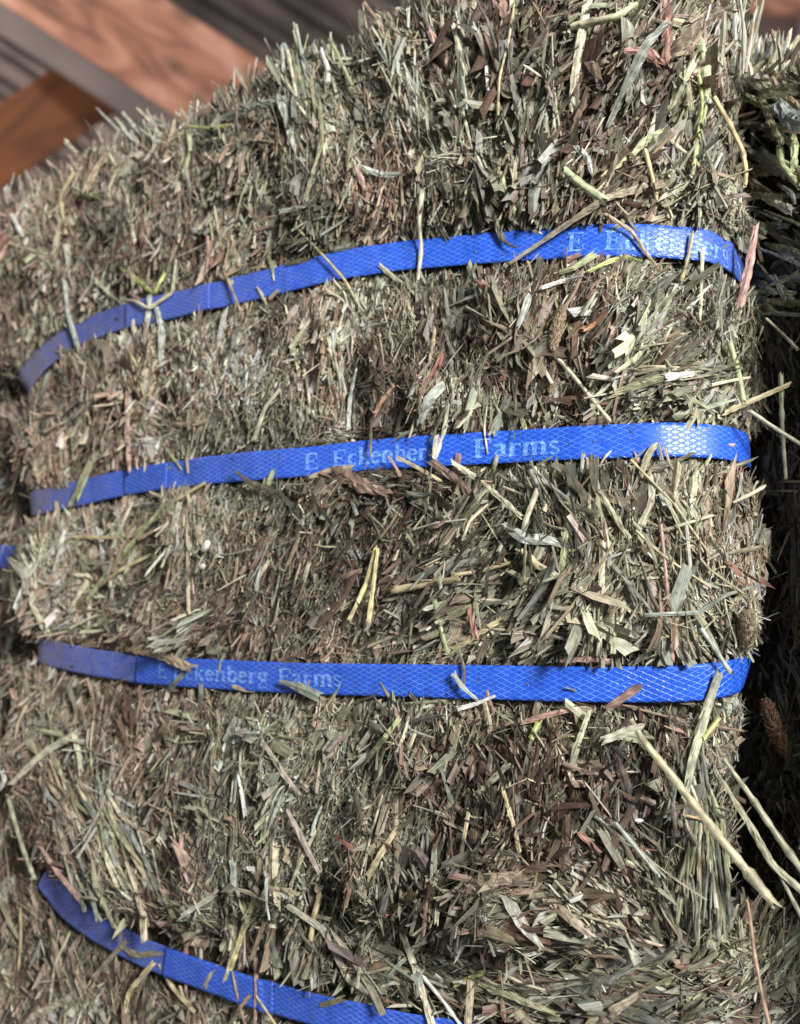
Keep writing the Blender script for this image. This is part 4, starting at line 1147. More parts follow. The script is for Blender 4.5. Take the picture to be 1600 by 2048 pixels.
 ('leaf_blade', [(1280, 1372), (1240, 1400), (1208, 1420)], 17, (0.30, 0.20, 0.16), (0.003, 0.003), 'leaf', (1, .8)),
 ('stalk', [(1180, 1420), (1158, 1480), (1128, 1570)], 13, (0.60, 0.60, 0.42), (0.003, 0.003), 'leaf', (.6, 1, .6)),
 ('leaf_blade', [(1045, 1445), (1090, 1432), (1135, 1420)], 12, PINK, (0.003, 0.003), 'leaf', (.8, 1, .8)),
 ('stalk', [(1015, 1530), (985, 1560), (950, 1590)], 13, (0.44, 0.43, 0.30), (0.003, 0.002), 'leaf', (1, .8)),
 ('stalk', [(1080, 1440), (1065, 1470), (1062, 1478)], 13, LIME, (0.003, 0.002), 'stem', (.8, 1)),
 ('leaf_blade', [(800, 1435), (770, 1475), (735, 1520)], 13, GRN, (0.003, 0.001), 'leaf', (.7, 1)),
 ('leaf_blade', [(755, 1430), (740, 1465), (715, 1500)], 11, PALE, (0.003, 0.001), 'leaf', (.7, 1)),
 ('leaf_blade', [(535, 1485), (570, 1550), (600, 1590)], 11, (0.42, 0.36, 0.29), (0.003, 0.002), 'leaf', (.6, 1, .6)),
 ('leaf_blade', [(575, 1620), (605, 1680), (638, 1745)], 12, (0.45, 0.38, 0.32), (0.003, 0.002), 'leaf', (.6, 1, .6)),
 ('leaf_blade', [(670, 1670), (695, 1690), (715, 1705)], 11, RED_, (0.003, 0.002), 'leaf', (1, 1)),
 ('leaf_blade', [(360, 1565), (385, 1575), (412, 1590)], 15, GREY, (0.003, 0.002), 'leaf', (.6, 1)),
 ('leaf_blade', [(795, 1655), (760, 1710), (735, 1755)], 13, STRAW, (0.003, 0.002), 'leaf', (.7, 1)),
 ('stalk', [(765, 1590), (745, 1660), (722, 1750)], 5, PALE, (0.003, 0.002), 'stem', (1, .8)),
 ('stalk', [(938, 1620), (930, 1670), (922, 1712)], 8, STRAW, (0.004, 0.003), 'leaf', (1, .8)),
 ('stalk', [(1005, 1575), (1030, 1650), (1040, 1705)], 9, STRAW, (0.003, 0.003), 'leaf', (.8, 1)),
 ('leaf_blade', [(1232, 1510), (1252, 1570), (1270, 1650)], 20, (0.20, 0.15, 0.13), (0.003, 0.002), 'leaf', (.5, 1, .8)),
 ('stalk', [(1230, 1645), (1275, 1700), (1318, 1752)], 8, SILV, (0.004, 0.004), 'stem', (1, .9)),
 ('leaf_blade', [(900, 1730), (970, 1718), (1040, 1708)], 15, (0.36, 0.30, 0.23), (0.003, 0.002), 'leaf', (.8, 1, .6)),
 ('leaf_blade', [(920, 1770), (970, 1760), (1050, 1755)], 26, (0.33, 0.27, 0.20), (0.003, 0.002), 'leaf', (.6, 1, 1)),
 ('leaf_blade', [(1010, 1790), (1045, 1850), (1085, 1895)], 22, (0.50, 0.49, 0.42), (0.003, 0.004), 'leaf', (1, 1, .4)),
 ('leaf_blade', [(1100, 1800), (1145, 1840), (1190, 1875)], 20, (0.45, 0.36, 0.27), (0.003, 0.003), 'leaf', (.9, 1, .6)),
 ('leaf_blade', [(1155, 1665), (1180, 1685), (1200, 1705)], 12, RED_, (0.003, 0.003), 'leaf', (.6, 1, .6)),
 ('stalk', [(1370, 1630), (1410, 1640), (1408, 1662)], 5, (0.60, 0.42, 0.25), (0.004, 0.004), 'stem', (1, 1)),
 ('stalk', [(160, 1462), (90, 1505), (20, 1570)], 13, (0.58, 0.55, 0.40), (0.003, 0.003), 'leaf', (1, 1, .7)),
 ('stalk', [(150, 1475), (160, 1515), (165, 1550)], 11, PALE, (0.003, 0.002), 'leaf', (1, .7)),
 ('stalk', [(15, 1590), (40, 1680), (68, 1755)], 9, (0.44, 0.45, 0.30), (0.003, 0.003), 'stem', (.8, 1)),
 ('stalk', [(10, 1540), (8, 1560), (5, 1580)], 9, WHITE, (0.004, 0.003), 'stem', (1, 1)),
 ('stalk', [(72, 1680), (115, 1745), (160, 1800)], 9, PINK, (0.003, 0.004), 'leaf', (.8, 1)),
 ('leaf_blade', [(365, 1665), (362, 1720), (378, 1765)], 9, (0.50, 0.30, 0.27), (0.003, 0.002), 'leaf', (.8, 1, .5)),
 ('leaf_blade', [(470, 1720), (468, 1745), (466, 1775)], 13, SILV, (0.003, 0.002), 'leaf', (1, 1)),
 ('leaf_blade', [(435, 1785), (400, 1810), (362, 1832)], 11, (0.48, 0.46, 0.38), (0.003, 0.002), 'leaf', (1, .8)),
 ('leaf_blade', [(533, 1745), (545, 1790), (548, 1835)], 8, SILV, (0.004, 0.004), 'leaf', (1, .7, .5)),
]
for name, pts, wpx, col, h, shape, tp in T:
    traced(MAIN, name, pts, wpx, col, bale, h, shape, None, tp)
# splayed packet of pale stalks at the bale's lower corner and the flake of long stalks beside the fourth strap
for i in range(60):
    a = rng.random()
    y0 = rng.uniform(1480, 1760); y1 = min(y0 + rng.uniform(90, 260), 1893 - 10 * a + rng.normal(0, 7))
    fx = lambda y: 1392 + (a - .5) * (36 + 105 * np.clip((y - 1560) / 330, 0, 1)) + 22 * (y > 1600)
    c = (np.array([GRN, OLV, PALE, STRAW, (0.36, 0.36, 0.24), DK, GREY, OLV])[rng.integers(8)] * rng.uniform(.6, 1.1))
    traced(MAIN, 'stalk', [(fx(y0) + rng.normal(0, 7), y0), (fx((y0 + y1) / 2) + rng.normal(0, 5), (y0 + y1) / 2), (fx(y1) + rng.normal(0, 7), y1)], rng.uniform(3.5, 8), c, bale,
           (rng.uniform(-.003, .002), 0.002, rng.uniform(.001, .006)), 'stem' if i % 3 == 0 else 'leaf', None, (1, .9))
for i in range(60):
    a = rng.random()
    x0 = 80 + 190 * a + rng.normal(0, 14); y0 = 1560 + 70 * a + rng.normal(0, 45)
    x1 = x0 + 25 + 60 * rng.random(); y1 = min(y0 + rng.uniform(60, 210), 1795 + (x1 - 120) * 0.55)
    c = (np.array([SILV, OLV, PALE, GREY, TAN][rng.integers(5)]) * rng.uniform(.7, 1.05))
    traced(MAIN, 'stalk', [(x0, y0), ((x0 + x1) / 2 - rng.uniform(0, 14), (y0 + y1) / 2), (x1, y1)], rng.uniform(3.5, 9), c, bale, (rng.uniform(-.002, .001), rng.uniform(-.001, .002)), 'leaf', None, (.8, 1))
# runs of longer stalks lying together
for (x0, x1, y0, y1, lean, ln, n_, cols) in [
    (560, 700, 90, 230, -17, 95, 18, (PALE, OLV, SILV, STRAW)), (790, 980, 60, 320, -12, 90, 16, (PALE, SILV, WHITE, OLV)), (230, 335, 238, 285, -50, 45, 14, (WHITE, PALE, (0.62, 0.60, 0.52))),
    (1060, 1300, 90, 330, 20, 85, 8, (OLV, PALE, GREY)), (600, 720, 640, 820, 4, 60, 12, (PALE, OLV, SILV)), (820, 980, 640, 860, 8, 60, 10, (PALE, GREY, TAN)),
    (120, 260, 780, 920, 5, 75, 9, (TAN, PINK, STRAW)), (450, 620, 1040, 1260, 22, 65, 12, (PALE, SILV, TAN)), (1180, 1300, 1010, 1290, 2, 90, 9, (PALE, OLV, STRAW)),
    (740, 960, 1450, 1560, 18, 80, 12, (PALE, GRN, OLV)), (830, 930, 1720, 1830, 4, 75, 12, (PINK, PALE, TAN)), (520, 640, 1600, 1760, 14, 60, 10, (SILV, PALE, OLV))]:
    for _i in range(n_):
        x = rng.uniform(x0, x1); y = rng.uniform(y0, y1); a = math.radians(lean + rng.normal(0, 9)); L_ = ln * math.exp(rng.normal(0, .35)) / 2
        dx, dy = math.sin(a) * L_, -math.cos(a) * L_
        traced(MAIN, 'stalk', [(x - dx, y - dy), (x + rng.normal(0, 2.5), y), (x + dx, y + dy)], rng.uniform(4, 9), np.array(cols[rng.integers(len(cols))]) * rng.uniform(.75, 1.05), bale,
               (rng.uniform(-.003, 0), rng.uniform(-.001, .001), rng.uniform(-.001, .002)), 'stem' if rng.random() < .4 else 'leaf', None, (rng.uniform(.6, 1), 1, rng.uniform(.5, 1)))
# stubble of cut ends standing in the light at the bale's far top corner
def world_blade(name, A, B, w0, col, parent, bend=0.0):
    A = np.array(A); B = np.array(B); m = 5
    t = np.linspace(0, 1, m)[:, None]
    side = np.cross(B - A, CAM - A); side /= np.linalg.norm(side)
    P = A + (B - A) * t + side * bend * np.sin(t * 3.14) * np.linalg.norm(B - A)
    nn = np.cross(side, B - A); nn /= np.linalg.norm(nn)
    wt = w0 * (1 - 0.45 * t[:, 0] ** 2)
    V = np.stack([P - side * wt[:, None] / 2, P + nn * wt[:, None] * 0.25, P + side * wt[:, None] / 2], 1)
    V[-1] += rng.normal(0, 0.6, (3, 1)) * w0 * (B - A) / np.linalg.norm(B - A)
    i = np.arange(m * 3).reshape(m, 3)
    Q = np.stack([i[:-1, :-1], i[:-1, 1:], i[1:, 1:], i[1:, :-1]], -1).reshape(-1, 4)
    uv = np.stack([np.tile([-w0 / 2, 0, w0 / 2], m), np.repeat(np.linspace(0, 0.02, m), 3)], -1) + rng.random(2)
    return link(name, np_mesh(name, V.reshape(-1, 3), Q, np.tile(np.array(col)[None], (m * 3, 1)), uv), parent, [M_hay])
def at_depth(px, py, d):
    r = ray(float(px), float(py)); return CAM + r * d
for i in range(70):
    x = rng.uniform(1425, 1570); by = 150 - (x - 1425) * 0.12 + rng.normal(0, 8)
    ln = (rng.uniform(90, 190) if x < 1500 else rng.uniform(25, 85))
    d = rng.uniform(0.40, 0.43)
    c = np.array([(0.62, 0.64, 0.55), PALE, (0.50, 0.47, 0.34), SILV, (0.50, 0.36, 0.26), OLV][rng.integers(6)]) * rng.uniform(.55, 1.0)
    world_blade('stalk', at_depth(x, by, d), at_depth(x + rng.normal(12, 16), by - ln, d + rng.normal(0, .006)), rng.uniform(4, 13) * d / FPX, np.clip(c, 0, .85), bale, rng.normal(0, .05))

# stray blades caught over the straps' edges
for ST, F_, par, n_, xr in ((ST1, MAIN, bale, 22, (90, 1430)), (ST2, MAIN, bale, 16, (90, 1450)), (ST3, MAIN, bale, 18, (100, 1450)), (ST4, LOWER, lower, 8, (150, 780))):
    for _i in range(n_):
        x = xr[0] + (xr[1] - xr[0]) * rng.random() ** 1.35; yc = np.interp(x, [p[0] for p in ST], [p[1] for p in ST])
        hw = np.interp(x, [60, 1500], [22, 36]); sg = -1 if rng.random() < .55 else 1
        y = yc + sg * (hw + rng.uniform(-2, 12)); a = math.radians(rng.normal(0, 45)); L_ = rng.uniform(10, 34)
        c = np.array([OLV, TAN, GREY, PALE, PINK, DK, GRN][rng.integers(7)]) * rng.uniform(.7, 1.0)
        traced(F_, 'leaf_blade', [(x - math.sin(a) * L_, y + math.cos(a) * L_), (x + rng.normal(0, 3), y), (x + math.sin(a) * L_, y - math.cos(a) * L_)], rng.uniform(4, 13), c, par, (-.0005, 0.0004), 'leaf', None, (rng.uniform(.4, 1), 1, rng.uniform(.3, .9)))

# --- lower bale
T4 = [
 ('stalk', [(508, 1795), (490, 1850), (465, 1930), (452, 1962)], 12, YEL, (0.005, 0.004), 'leaf', (.9, 1)),
 ('stalk', [(640, 1790), (628, 1840), (622, 1880)], 11, STRAW, (0.004, 0.003), 'stem', (1, .9)),
 ('leaf_blade', [(575, 1810), (650, 1860), (700, 1960), (740, 1985)], 14, (0.40, 0.37, 0.29), (0.004, 0.004), 'leaf', (.7, 1, .8)),
 ('stalk', [(372, 1885), (373, 1930), (372, 1985)], 6, PINK, (0.004, 0.005), 'leaf', (1, .8)),
 ('stalk', [(402, 1895), (403, 1930), (404, 1965)], 6, SILV, (0.004, 0.004), 'leaf', (1, .8)),
 ('leaf_blade', [(436, 1930), (420, 1955), (408, 1978)], 12, (0.40, 0.38, 0.28), (0.004, 0.005), 'leaf', (.8, 1)),
 ('leaf_blade', [(255, 1880), (235, 1900), (185, 1955)], 10, (0.32, 0.29, 0.21), (0.005, 0.004), 'leaf', (1, .8)),
 ('leaf_blade', [(240, 1890), (270, 1910), (330, 1905)], 13, (0.28, 0.26, 0.18), (0.005, 0.004), 'leaf', (.5, 1, .6)),
 ('stalk', [(308, 1925), (270, 1975), (247, 2030)], 11, STRAW, (0.004, 0.004), 'leaf', (1, .8)),
 ('stalk', [(318, 1925), (345, 1975), (390, 2025)], 9, STRAW, (0.004, 0.003), 'leaf', (1, .7)),
 ('stalk', [(512, 1915), (513, 1980), (510, 2045)], 9, PINK, (0.005, 0.005), 'leaf', (.9, .8)),
 ('stalk', [(465, 1945), (475, 1995), (490, 2048)], 6, TAN, (0.005, 0.003), 'stem', (.8, 1)),
 ('stalk', [(500, 1990), (480, 2015), (460, 2048)], 8, TAN, (0.005, 0.003), 'leaf', (1, .8)),
 ('stalk', [(512, 1990), (550, 2045), (560, 2060)], 6, STRAW, (0.005, 0.003), 'stem', (.8, 1)),
 ('stalk', [(148, 1990), (110, 2010), (38, 2048)], 14, (0.62, 0.56, 0.42), (0.004, 0.003), 'leaf', (1, .8)),
 ('stalk', [(140, 1865), (110, 1930), (95, 2050)], 6, PALE, (0.004, 0.003), 'stem', (1, .8)),
 ('stalk', [(40, 1815), (42, 1880), (40, 1940)], 6, STRAW, (0.004, 0.003), 'stem', (1, .8)),
 ('stalk', [(0, 1800), (20, 1850), (40, 1880)], 9, OLV, (0.004, 0.003), 'leaf', (1, .8)),
 ('leaf_blade', [(640, 2010), (665, 2005), (690, 1995)], 13, (0.25, 0.22, 0.13), (0.005, 0.005), 'leaf', (.6, 1)),
 ('stalk', [(805, 1868), (832, 1940), (866, 2055)], 14, PALE, (0.006, 0.006), 'leaf', (.9, 1)),
 ('leaf_blade', [(845, 1935), (835, 1965), (840, 1995)], 21, SILV, (0.007, 0.006), 'leaf', (.5, 1, .8)),
 ('stalk', [(848, 1955), (885, 2000), (925, 2055)], 8, WHITE, (0.006, 0.005), 'stem', (1, .8)),
 ('stalk', [(942, 1955), (940, 2000), (935, 2060)], 15, (0.56, 0.47, 0.33), (0.006, 0.005), 'leaf', (.9, 1)),
 ('stalk', [(968, 1944), (935, 1958), (908, 1972)], 10, LIME, (0.006, 0.005), 'stem', (1, .9)),
 ('leaf_blade', [(955, 1965), (1040, 2000), (1120, 2030)], 12, OLV, (0.005, 0.004), 'leaf', (.8, 1, .6)),
 ('leaf_blade', [(1275, 1990), (1230, 2020), (1190, 2055)], 20, (0.36, 0.30, 0.22), (0.005, 0.004), 'leaf', (.5, 1, .8)),
 ('leaf_blade', [(1170, 1895), (1230, 1905), (1285, 1900)], 24, (0.38, 0.30, 0.22), (0.005, 0.005), 'leaf', (.6, 1, .8)),
 ('stalk', [(820, 1950), (900, 1975), (870, 1950)], 7, GREY, (0.005, 0.004), 'leaf', (.8, 1)),
 ('stalk', [(775, 1960), (790, 1935), (845, 1890)], 8, GREY, (0.005, 0.004), 'leaf', (.8, 1)),
 ('stalk', [(1365, 1905), (1362, 1990), (1365, 2040)], 5, DK, (0.003, 0.003), 'stem', (.8, 1)),
]
for name, pts, wpx, col, h, shape, tp in T4:
    traced(LOWER, name, pts, wpx, col, lower, h, shape, None, tp)
# --- shaded bale beyond the gap
T3 = [
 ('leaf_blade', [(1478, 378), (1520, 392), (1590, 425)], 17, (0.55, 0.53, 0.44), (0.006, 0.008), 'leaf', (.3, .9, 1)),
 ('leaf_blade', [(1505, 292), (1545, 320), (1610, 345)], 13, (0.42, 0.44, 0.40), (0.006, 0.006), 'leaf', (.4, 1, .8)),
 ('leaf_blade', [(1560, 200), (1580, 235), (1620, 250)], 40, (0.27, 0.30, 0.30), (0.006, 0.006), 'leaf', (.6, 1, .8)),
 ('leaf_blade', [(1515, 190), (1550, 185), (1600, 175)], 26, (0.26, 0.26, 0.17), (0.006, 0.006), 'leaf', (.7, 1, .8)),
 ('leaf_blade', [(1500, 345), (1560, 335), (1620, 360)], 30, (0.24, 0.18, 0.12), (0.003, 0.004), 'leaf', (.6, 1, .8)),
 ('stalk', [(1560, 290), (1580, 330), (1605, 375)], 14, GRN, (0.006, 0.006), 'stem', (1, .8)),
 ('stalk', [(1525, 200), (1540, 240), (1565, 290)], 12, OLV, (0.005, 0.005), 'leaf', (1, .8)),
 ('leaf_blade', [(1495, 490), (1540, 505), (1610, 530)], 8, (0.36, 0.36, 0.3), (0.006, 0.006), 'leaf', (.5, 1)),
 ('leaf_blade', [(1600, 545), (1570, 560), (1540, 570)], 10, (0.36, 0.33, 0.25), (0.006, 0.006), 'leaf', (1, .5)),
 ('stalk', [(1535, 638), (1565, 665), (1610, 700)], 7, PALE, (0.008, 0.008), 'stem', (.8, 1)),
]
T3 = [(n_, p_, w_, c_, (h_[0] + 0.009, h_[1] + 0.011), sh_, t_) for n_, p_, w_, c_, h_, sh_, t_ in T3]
for i in range(46):
    x = rng.uniform(1495, 1600); y = rng.uniform(165, 640); a = math.radians(rng.normal(-60, 28)); L_ = rng.uniform(25, 75)
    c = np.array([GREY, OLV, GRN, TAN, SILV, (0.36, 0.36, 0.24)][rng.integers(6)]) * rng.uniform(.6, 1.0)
    T3.append(('leaf_blade', [(x - L_ * math.sin(-a), y - L_ * math.cos(a) * .6), (x, y), (x + L_ * math.sin(-a), y + L_ * math.cos(a) * .6 + 6)], rng.uniform(6, 20), tuple(c), (rng.uniform(.006, .014), rng.uniform(.004, .018)), 'leaf', (.5, 1, .7)))
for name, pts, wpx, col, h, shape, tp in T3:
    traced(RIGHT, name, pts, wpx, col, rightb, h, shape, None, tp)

# ------------------------------------------------------------------ loose things lying on or poking out of the stack
g = None
def loose(name, pieces, label, cat, group=None):
    if len(pieces) == 1:
        o = traced(*pieces[0][0], **pieces[0][1]); o.name = name
        return tag(o, label, cat, group)
o = traced(MAIN, 'loose_stalk', [(1262, 1440), (1284, 1478), (1350, 1560), (1450, 1688), (1548, 1808)], 19, (0.62, 0.57, 0.38), None, (0.008, 0.016, 0.020, 0.026), 'stem', None, (.55, .8, 1, 1))
tag(o, 'longest thick straw stalk, sticking out diagonally past the lower corner of the bale', 'hay stalk', 'long loose stalks at the bale corner')
o = traced(MAIN, 'loose_stalk', [(1200, 1483), (1240, 1468), (1285, 1452)], 19, (0.52, 0.50, 0.38), None, (0.008, 0.014), 'leaf', None, (.8, 1, .6))
tag(o, 'short flat blade bent off the upper end of the longest straw stalk', 'hay stalk', 'long loose stalks at the bale corner')
o = traced(MAIN, 'loose_stalk', [(1445, 1515), (1500, 1590), (1560, 1680), (1625, 1770)], 13, (0.52, 0.50, 0.36), None, (0.004, 0.010, 0.018), 'stem', None, (.5, 1, 1))
tag(o, 'long green-grey stalk fanning out over the dark gap, uppermost of the fan', 'hay stalk', 'long loose stalks at the bale corner')
o = traced(MAIN, 'loose_stalk', [(1430, 1540), (1500, 1650), (1545, 1730), (1625, 1800)], 13, (0.44, 0.42, 0.29), None, (0.004, 0.010, 0.018), 'leaf', None, (.6, 1, 1))
tag(o, 'long olive blade running just above the longest straw over the gap', 'hay stalk', 'long loose stalks at the bale corner')
o = traced(MAIN, 'loose_stalk', [(1548, 1725), (1575, 1780), (1612, 1850)], 9, (0.55, 0.54, 0.42), None, (0.012, 0.014), 'stem', None, (.7, 1))
tag(o, 'thin pale stalk branching downward from the olive blade over the gap', 'hay stalk', 'long loose stalks at the bale corner')
o = traced(MAIN, 'loose_stalk', [(1495, 1800), (1508, 1900), (1522, 1980), (1540, 2060)], 8, (0.50, 0.34, 0.23), None, (0.010, 0.012), 'stem', None, (.7, 1, .9))
tag(o, 'thin brown stalk hanging down over the lower bale beside the dark gap', 'hay stalk', 'long loose stalks at the bale corner')
o = traced(MAIN, 'loose_stalk', [(1497, 820), (1540, 850), (1612, 895)], 9, (0.58, 0.57, 0.44), None, (0.010, 0.012), 'stem', None, (1, .8))
tag(o, 'pale stalk slanting across the dark gap by the middle strap', 'hay stalk', 'loose stalks in the dark gap')
o = traced(MAIN, 'loose_stalk', [(1562, 750), (1564, 850), (1572, 960)], 10, (0.40, 0.40, 0.26), None, (0.004, -0.006), 'stem', None, (1, .7))
tag(o, 'upright olive stalk standing in the dark gap by the middle strap', 'hay stalk', 'loose stalks in the dark gap')
o = traced(MAIN, 'loose_stalk', [(1425, 190), (1460, 250), (1485, 300), (1493, 345), (1490, 372)], 11, (0.60, 0.50, 0.28), None, (0.008, 0.010), 'stem', None, (1, 1, .7))
tag(o, 'bent straw-coloured stalk with a node, hooking over the corner above the top strap', 'hay stalk')
# wheat-like timothy seed heads
def seed_head(pts, wpx, label, col=(0.52, 0.40, 0.27), h=0.004, F=MAIN):
    P0 = path_points(F, pts, (h, h)); P, x = resample(P0, 0.0006)
    c0 = P.mean(0)
    root = empty('seed_head', tuple(c0)); tag(root, label, 'seed head', 'timothy seed heads among the hay')
    T_ = np.gradient(P, axis=0); T_ /= np.linalg.norm(T_, axis=1, keepdims=True)
    r0 = wpx / 2 * ((P - CAM) @ FWD).mean() / FPX
    n = int(len(P) * 26)
    i = rng.integers(0, len(P), n); a = rng.uniform(0, 2 * math.pi, n)
    t = i / (len(P) - 1); rad = r0 * np.sqrt(np.clip(np.sin(np.clip(t * 0.94 + 0.03, 0, 1) * math.pi), 0.05, 1)) ** 0.7
    E1 = np.cross(T_, CAM - P); E1 /= np.linalg.norm(E1, axis=1, keepdims=True); E2 = np.cross(E1, T_)
    R_ = E1[i] * np.cos(a)[:, None] + E2[i] * np.sin(a)[:, None]
    C = P[i] - c0 + R_ * (rad * rng.uniform(.55, .85, n))[:, None]
    D = R_ * 0.75 - T_[i] * 0.65 + rng.normal(0, .15, (n, 3)); D /= np.linalg.norm(D, axis=1, keepdims=True)
    W = np.cross(D, T_[i]); W /= np.linalg.norm(W, axis=1, keepdims=True) + 1e-9; Nn = np.cross(W, D)
    V, uv, c, q = ribbons(C, D, W, Nn, rad * rng.uniform(.7, 1.1, n) + .0003, rng.uniform(.0003, .0006, n), 2, np.array(col) * np.exp(rng.normal(0, .22, (n, 1))), np.full(n, -.1), rng.normal(0, .05, n), rng.uniform(.3, .8, n), rng.normal(0, .3, n))
    o, _ = flatten('spikelets', [(V, uv, c, q)], root, 'stuff')
    sides = 8; m = len(P); Vc = []
    for k in range(sides + 1):
        b = 2 * math.pi * k / sides
        rr = r0 * 0.6 * np.sqrt(np.clip(np.sin(np.linspace(.03, .97, m) * math.pi), .05, 1))
        Vc.append(P - c0 + E1 * (rr * math.cos(b))[:, None] + E2 * (rr * math.sin(b))[:, None])
    Vc = np.stack(Vc, 1); ii = np.arange(m * 9).reshape(m, 9)
    Q = np.stack([ii[:-1, :-1], ii[:-1, 1:], ii[1:, 1:], ii[1:, :-1]], -1).reshape(-1, 4)
    link('spike_core', np_mesh('spike_core', Vc.reshape(-1, 3), Q, np.tile(np.array(col)[None] * .7, (m * 9, 1)), Vc.reshape(-1, 3)[:, :2] * 1.0, smooth=True), root, [M_hay])
    return root
seed_head([(1128, 612), (1118, 640), (1110, 672), (1106, 700)], 25, 'tan furry seed head upright below the top strap')
seed_head([(1108, 722), (1104, 752), (1100, 785)], 21, 'tan furry seed head sunk deeper, just under the taller seed head', h=0.001)
seed_head([(1497, 1222), (1498, 1255), (1490, 1300)], 34, 'short fat tan seed head near the corner above the lowest full strap', (0.50, 0.42, 0.30))
seed_head([(1530, 1400), (1548, 1450), (1570, 1510)], 32, 'brown seed head in shade at the dark gap below the third strap', (0.20, 0.12, 0.075), h=-0.012)
# white grains
def grain(px, py, wpx, label, ang=0.0, F=MAIN):
    P = path_points(F, [(px - wpx, py + ang * wpx), (px + wpx, py - ang * wpx)], (0.003, 0.003))
    c = P.mean(0); ax = P[1] - P[0]; L = np.linalg.norm(ax); ax /= L
    n1 = np.cross(ax, F.N); n2 = np.cross(ax, n1)
    m, sd = 8, 8; V = []
    for i in range(m):
        t = i / (m - 1); r = 0.28 * L * math.sqrt(max(math.sin(math.pi * (0.02 + .96 * t)), .02))
        for k in range(sd):
            b = 2 * math.pi * k / sd; V.append(ax * L * (t - .5) + n1 * r * math.cos(b) + n2 * r * .7 * math.sin(b))
    Q = [(i * sd + k, i * sd + (k + 1) % sd, (i + 1) * sd + (k + 1) % sd, (i + 1) * sd + k) for i in range(m - 1) for k in range(sd)]
    V = np.array(V)
    o = link('grain', np_mesh('grain', V, np.array(Q), np.tile([[.82, .80, .74]], (len(V), 1)), V[:, :2], smooth=True), None, [M_hay]); o.location = c
    tag(o, label, 'grain')
grain(1278, 1641, 9, 'white grain lying below the long straw near the lower corner')
grain(412, 1092, 9, 'larger pale grain of a white pair, in the left part of the middle band'.replace('left part of the middle band', 'band between the second and third straps'), 1.2)
grain(405, 1133, 6, 'smaller white grain just below the larger pale one between second and third straps', .3)

# ------------------------------------------------------------------ barn behind, out of focus
def boxmesh(name, sx, sy, sz, bevel=0.004):
    import bmesh
    bm = bmesh.new(); bmesh.ops.create_cube(bm, size=1)
    bmesh.ops.scale(bm, vec=(sx, sy, sz), verts=bm.verts)
    bmesh.ops.bevel(bm, geom=bm.edges[:], offset=bevel, segments=2, affect='EDGES')
    me = bpy.data.meshes.new(name); bm.to_mesh(me); bm.free(); return me

def basis_from(px0, py0, px1, py1, depth, tiltn=0.0):
    """matrix with x along the seen direction p0->p1 at that depth, z toward the camera"""
    A = at_depth(px0, py0, depth); B = at_depth(px1, py1, depth)
    x = Vector(B - A).normalized(); z = Vector(CAM - (A + B) / 2).normalized(); y = z.cross(x).normalized(); z = x.cross(y)
    if tiltn:
        R_ = Matrix.Rotation(tiltn, 3, x); y = R_ @ y; z = R_ @ z
    return A, B, Matrix((x, y, z)).transposed().to_4x4()

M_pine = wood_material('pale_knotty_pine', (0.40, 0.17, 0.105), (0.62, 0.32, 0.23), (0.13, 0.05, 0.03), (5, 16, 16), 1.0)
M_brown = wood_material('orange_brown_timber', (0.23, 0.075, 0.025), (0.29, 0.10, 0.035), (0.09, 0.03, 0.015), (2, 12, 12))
M_edge = plain_noise_material('grey_board_edge', (0.13, 0.10, 0.095), (0.21, 0.165, 0.155), (6, 30, 30))
M_metal = plain_noise_material('dull_corrugated_metal', (0.10, 0.078, 0.075), (0.25, 0.19, 0.175), (5, 14, 5), 0.45, 0.3)
M_tarp = plain_noise_material('pinkish_woven_sheet', (0.50, 0.35, 0.31), (0.60, 0.43, 0.38), (5, 5, 5), 0.8)
M_cord = plain_noise_material('white_webbing', (0.62, 0.55, 0.54), (0.78, 0.72, 0.72), (300, 60, 60), 0.7)

# ridges of the roof sheet run down to the right, as the rafter does
ANG = math.atan2(225 - 0, 365 - 10)
DBG = 2.1
def dirpt(x, y, l, ang): return x + l * math.cos(ang), y + l * math.sin(ang)
# corrugated sheet
A, B, Mx = basis_from(200, 0, *dirpt(200, 0, 400, ANG), DBG + 0.18)
pitch = 0.095; Lx, Ly = 2.8, 2.4
ys = np.arange(-Ly, Ly, pitch / 10); ph = (ys % pitch) / pitch
zz = np.interp(ph, [0, .32, .45, .72, .85, 1], [0, 0, .028, .028, 0, 0])
Vs = np.array([(x, y, z) for x in (-Lx, -1, 0, 1, Lx) for y, z in zip(ys, zz)])
ny = len(ys); ii = np.arange(5 * ny).reshape(5, ny)
Q = np.stack([ii[:-1, :-1], ii[1:, :-1], ii[1:, 1:], ii[:-1, 1:]], -1).reshape(-1, 4)
o = link('roof', np_mesh('roof', Vs, Q), None, [M_metal]); o.matrix_world = Matrix.Translation(Vector(A)) @ Mx
tag(o, 'dull grey corrugated metal roof sheet with raised ribs, blurred behind the bale', 'roof', kind='structure')

def beam(name, p0, p1, wpx, depth, thick, mat, label, cat, ext=0.6, edge=None, tilt=0.0):
    A, B, Mx = basis_from(*p0, *p1, depth, tilt)
    L = np.linalg.norm(B - A) + 2 * ext; c = (A + B) / 2; wd = wpx * depth / FPX
    root = empty(name, tuple(c)); root.matrix_world = Matrix.Translation(Vector(c)) @ Mx
    tag(root, label, cat)
    o = link('timber', boxmesh('timber', L, wd, thick), root, [mat])
    return root, o, L, wd
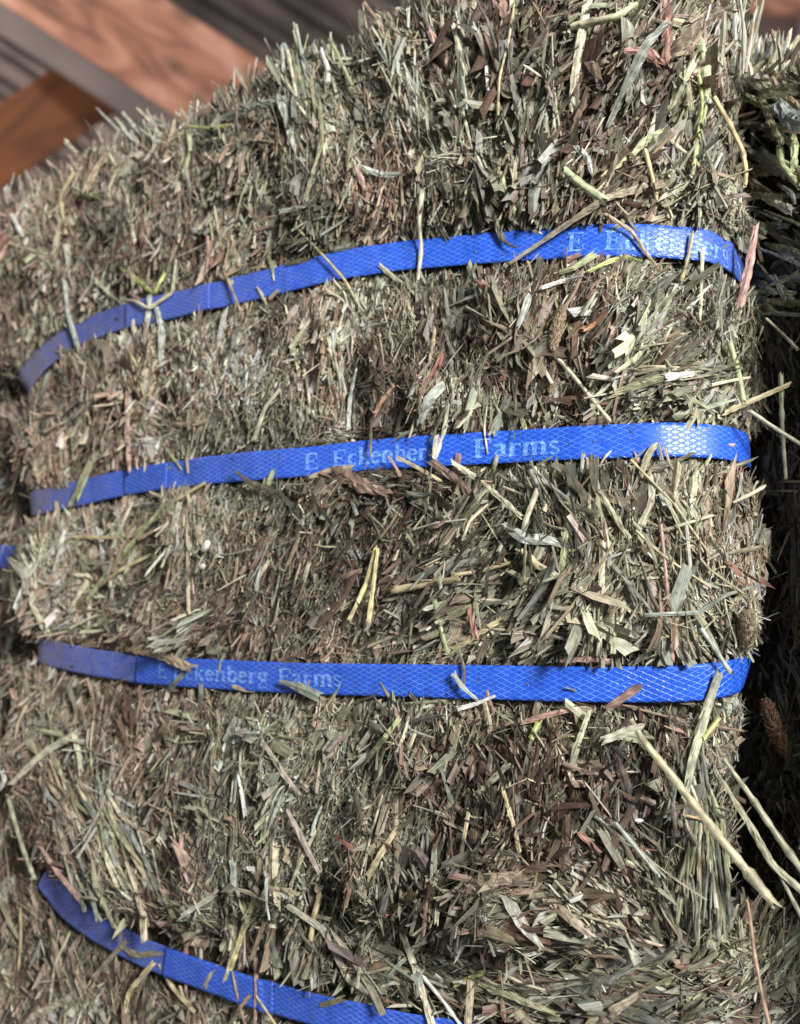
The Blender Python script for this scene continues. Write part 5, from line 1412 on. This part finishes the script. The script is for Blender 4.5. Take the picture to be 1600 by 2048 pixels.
# pale rafter: wide face plus its grey lower edge
import mathutils
r1, face, L1, w1 = beam('rafter', (196, 24), (481, 209), 178, 1.75, 0.07, M_pine, 'wide pale pinkish pine rafter with knots and a grey lower edge, crossing above the bale', 'rafter')
me = boxmesh('grey_edge', L1 - 0.002, 0.052, 0.10, 0.003)
e = link('grey_edge', me, r1, [M_edge]); e.location = (0, -w1 / 2 - 0.024, -0.012); tag(e, 'grey weathered edge of the pine rafter')
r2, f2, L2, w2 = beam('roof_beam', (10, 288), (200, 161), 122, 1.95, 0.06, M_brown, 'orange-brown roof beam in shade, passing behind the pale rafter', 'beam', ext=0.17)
r3, f3, L3, w3 = beam('roof_beam', (1500, -48), (1640, -40), 130, 1.2, 0.05, M_pine, 'small piece of orange timber above the pinkish woven sheet in the upper corner', 'beam', ext=0.05)
# woven sheet hung up behind the right corner, with a white webbing strip
A, B, Mx = basis_from(1520, 100, 1620, 100, 1.3)
us = np.linspace(-0.075, 0.35, 30); vs = np.linspace(-0.25, 0.35, 24)
Ug, Vg = np.meshgrid(us, vs); Zg = 0.012 * np.sin(Ug * 22 + Vg * 8) + 0.006 * np.sin(Vg * 30)
h_, w_ = Ug.shape; ii = np.arange(h_ * w_).reshape(h_, w_)
Q = np.stack([ii[:-1, :-1], ii[:-1, 1:], ii[1:, 1:], ii[1:, :-1]], -1).reshape(-1, 4)
P = np.stack([Ug, Vg, Zg], -1).reshape(-1, 3)
tarp = empty('woven_sheet', tuple(A)); tarp.matrix_world = Matrix.Translation(Vector(A)) @ Mx
tag(tarp, 'pinkish beige woven sheet with white webbing, hanging behind the bale corner', 'sheet')
s_ = link('cloth', np_mesh('cloth', P, Q, smooth=True), tarp, [M_tarp])
A2 = np.linspace(0, 1, 24); bx = 0.028 + 0.05 * A2; by = 0.12 - 0.22 * A2
wv = 0.009
Vc = np.concatenate([np.stack([bx - wv, by, 0.012 * np.sin(bx * 22 + by * 8) + 0.006 * np.sin(by * 30) + 0.004], -1), np.stack([bx + wv, by + .004, 0.012 * np.sin(bx * 22 + by * 8) + 0.006 * np.sin(by * 30) + 0.006], -1)])
Q = np.array([(i, i + 24, i + 25, i + 1) for i in range(23)])
link('webbing', np_mesh('webbing', Vc, Q, smooth=True), tarp, [M_cord])

# ground and back wall of the barn, so that nothing hangs in the void
def slab(name, loc, size, mat):
    o = link(name, boxmesh(name, *size), None, [mat]); o.location = loc; tag(o, kind='structure'); return o

# parts were made in world coordinates: bring them into their bale's frame
bpy.context.view_layer.update()
for root in (bale, lower, rightb, leftb):
    inv = Matrix.Translation(-root.location)
    for ch in root.children:
        ch.matrix_parent_inverse = inv
        for g2 in ch.children: pass
print('objects', len(sc.objects), 'tris ~', sum(len(o.data.polygons) * 2 for o in sc.objects if o.type == 'MESH'))
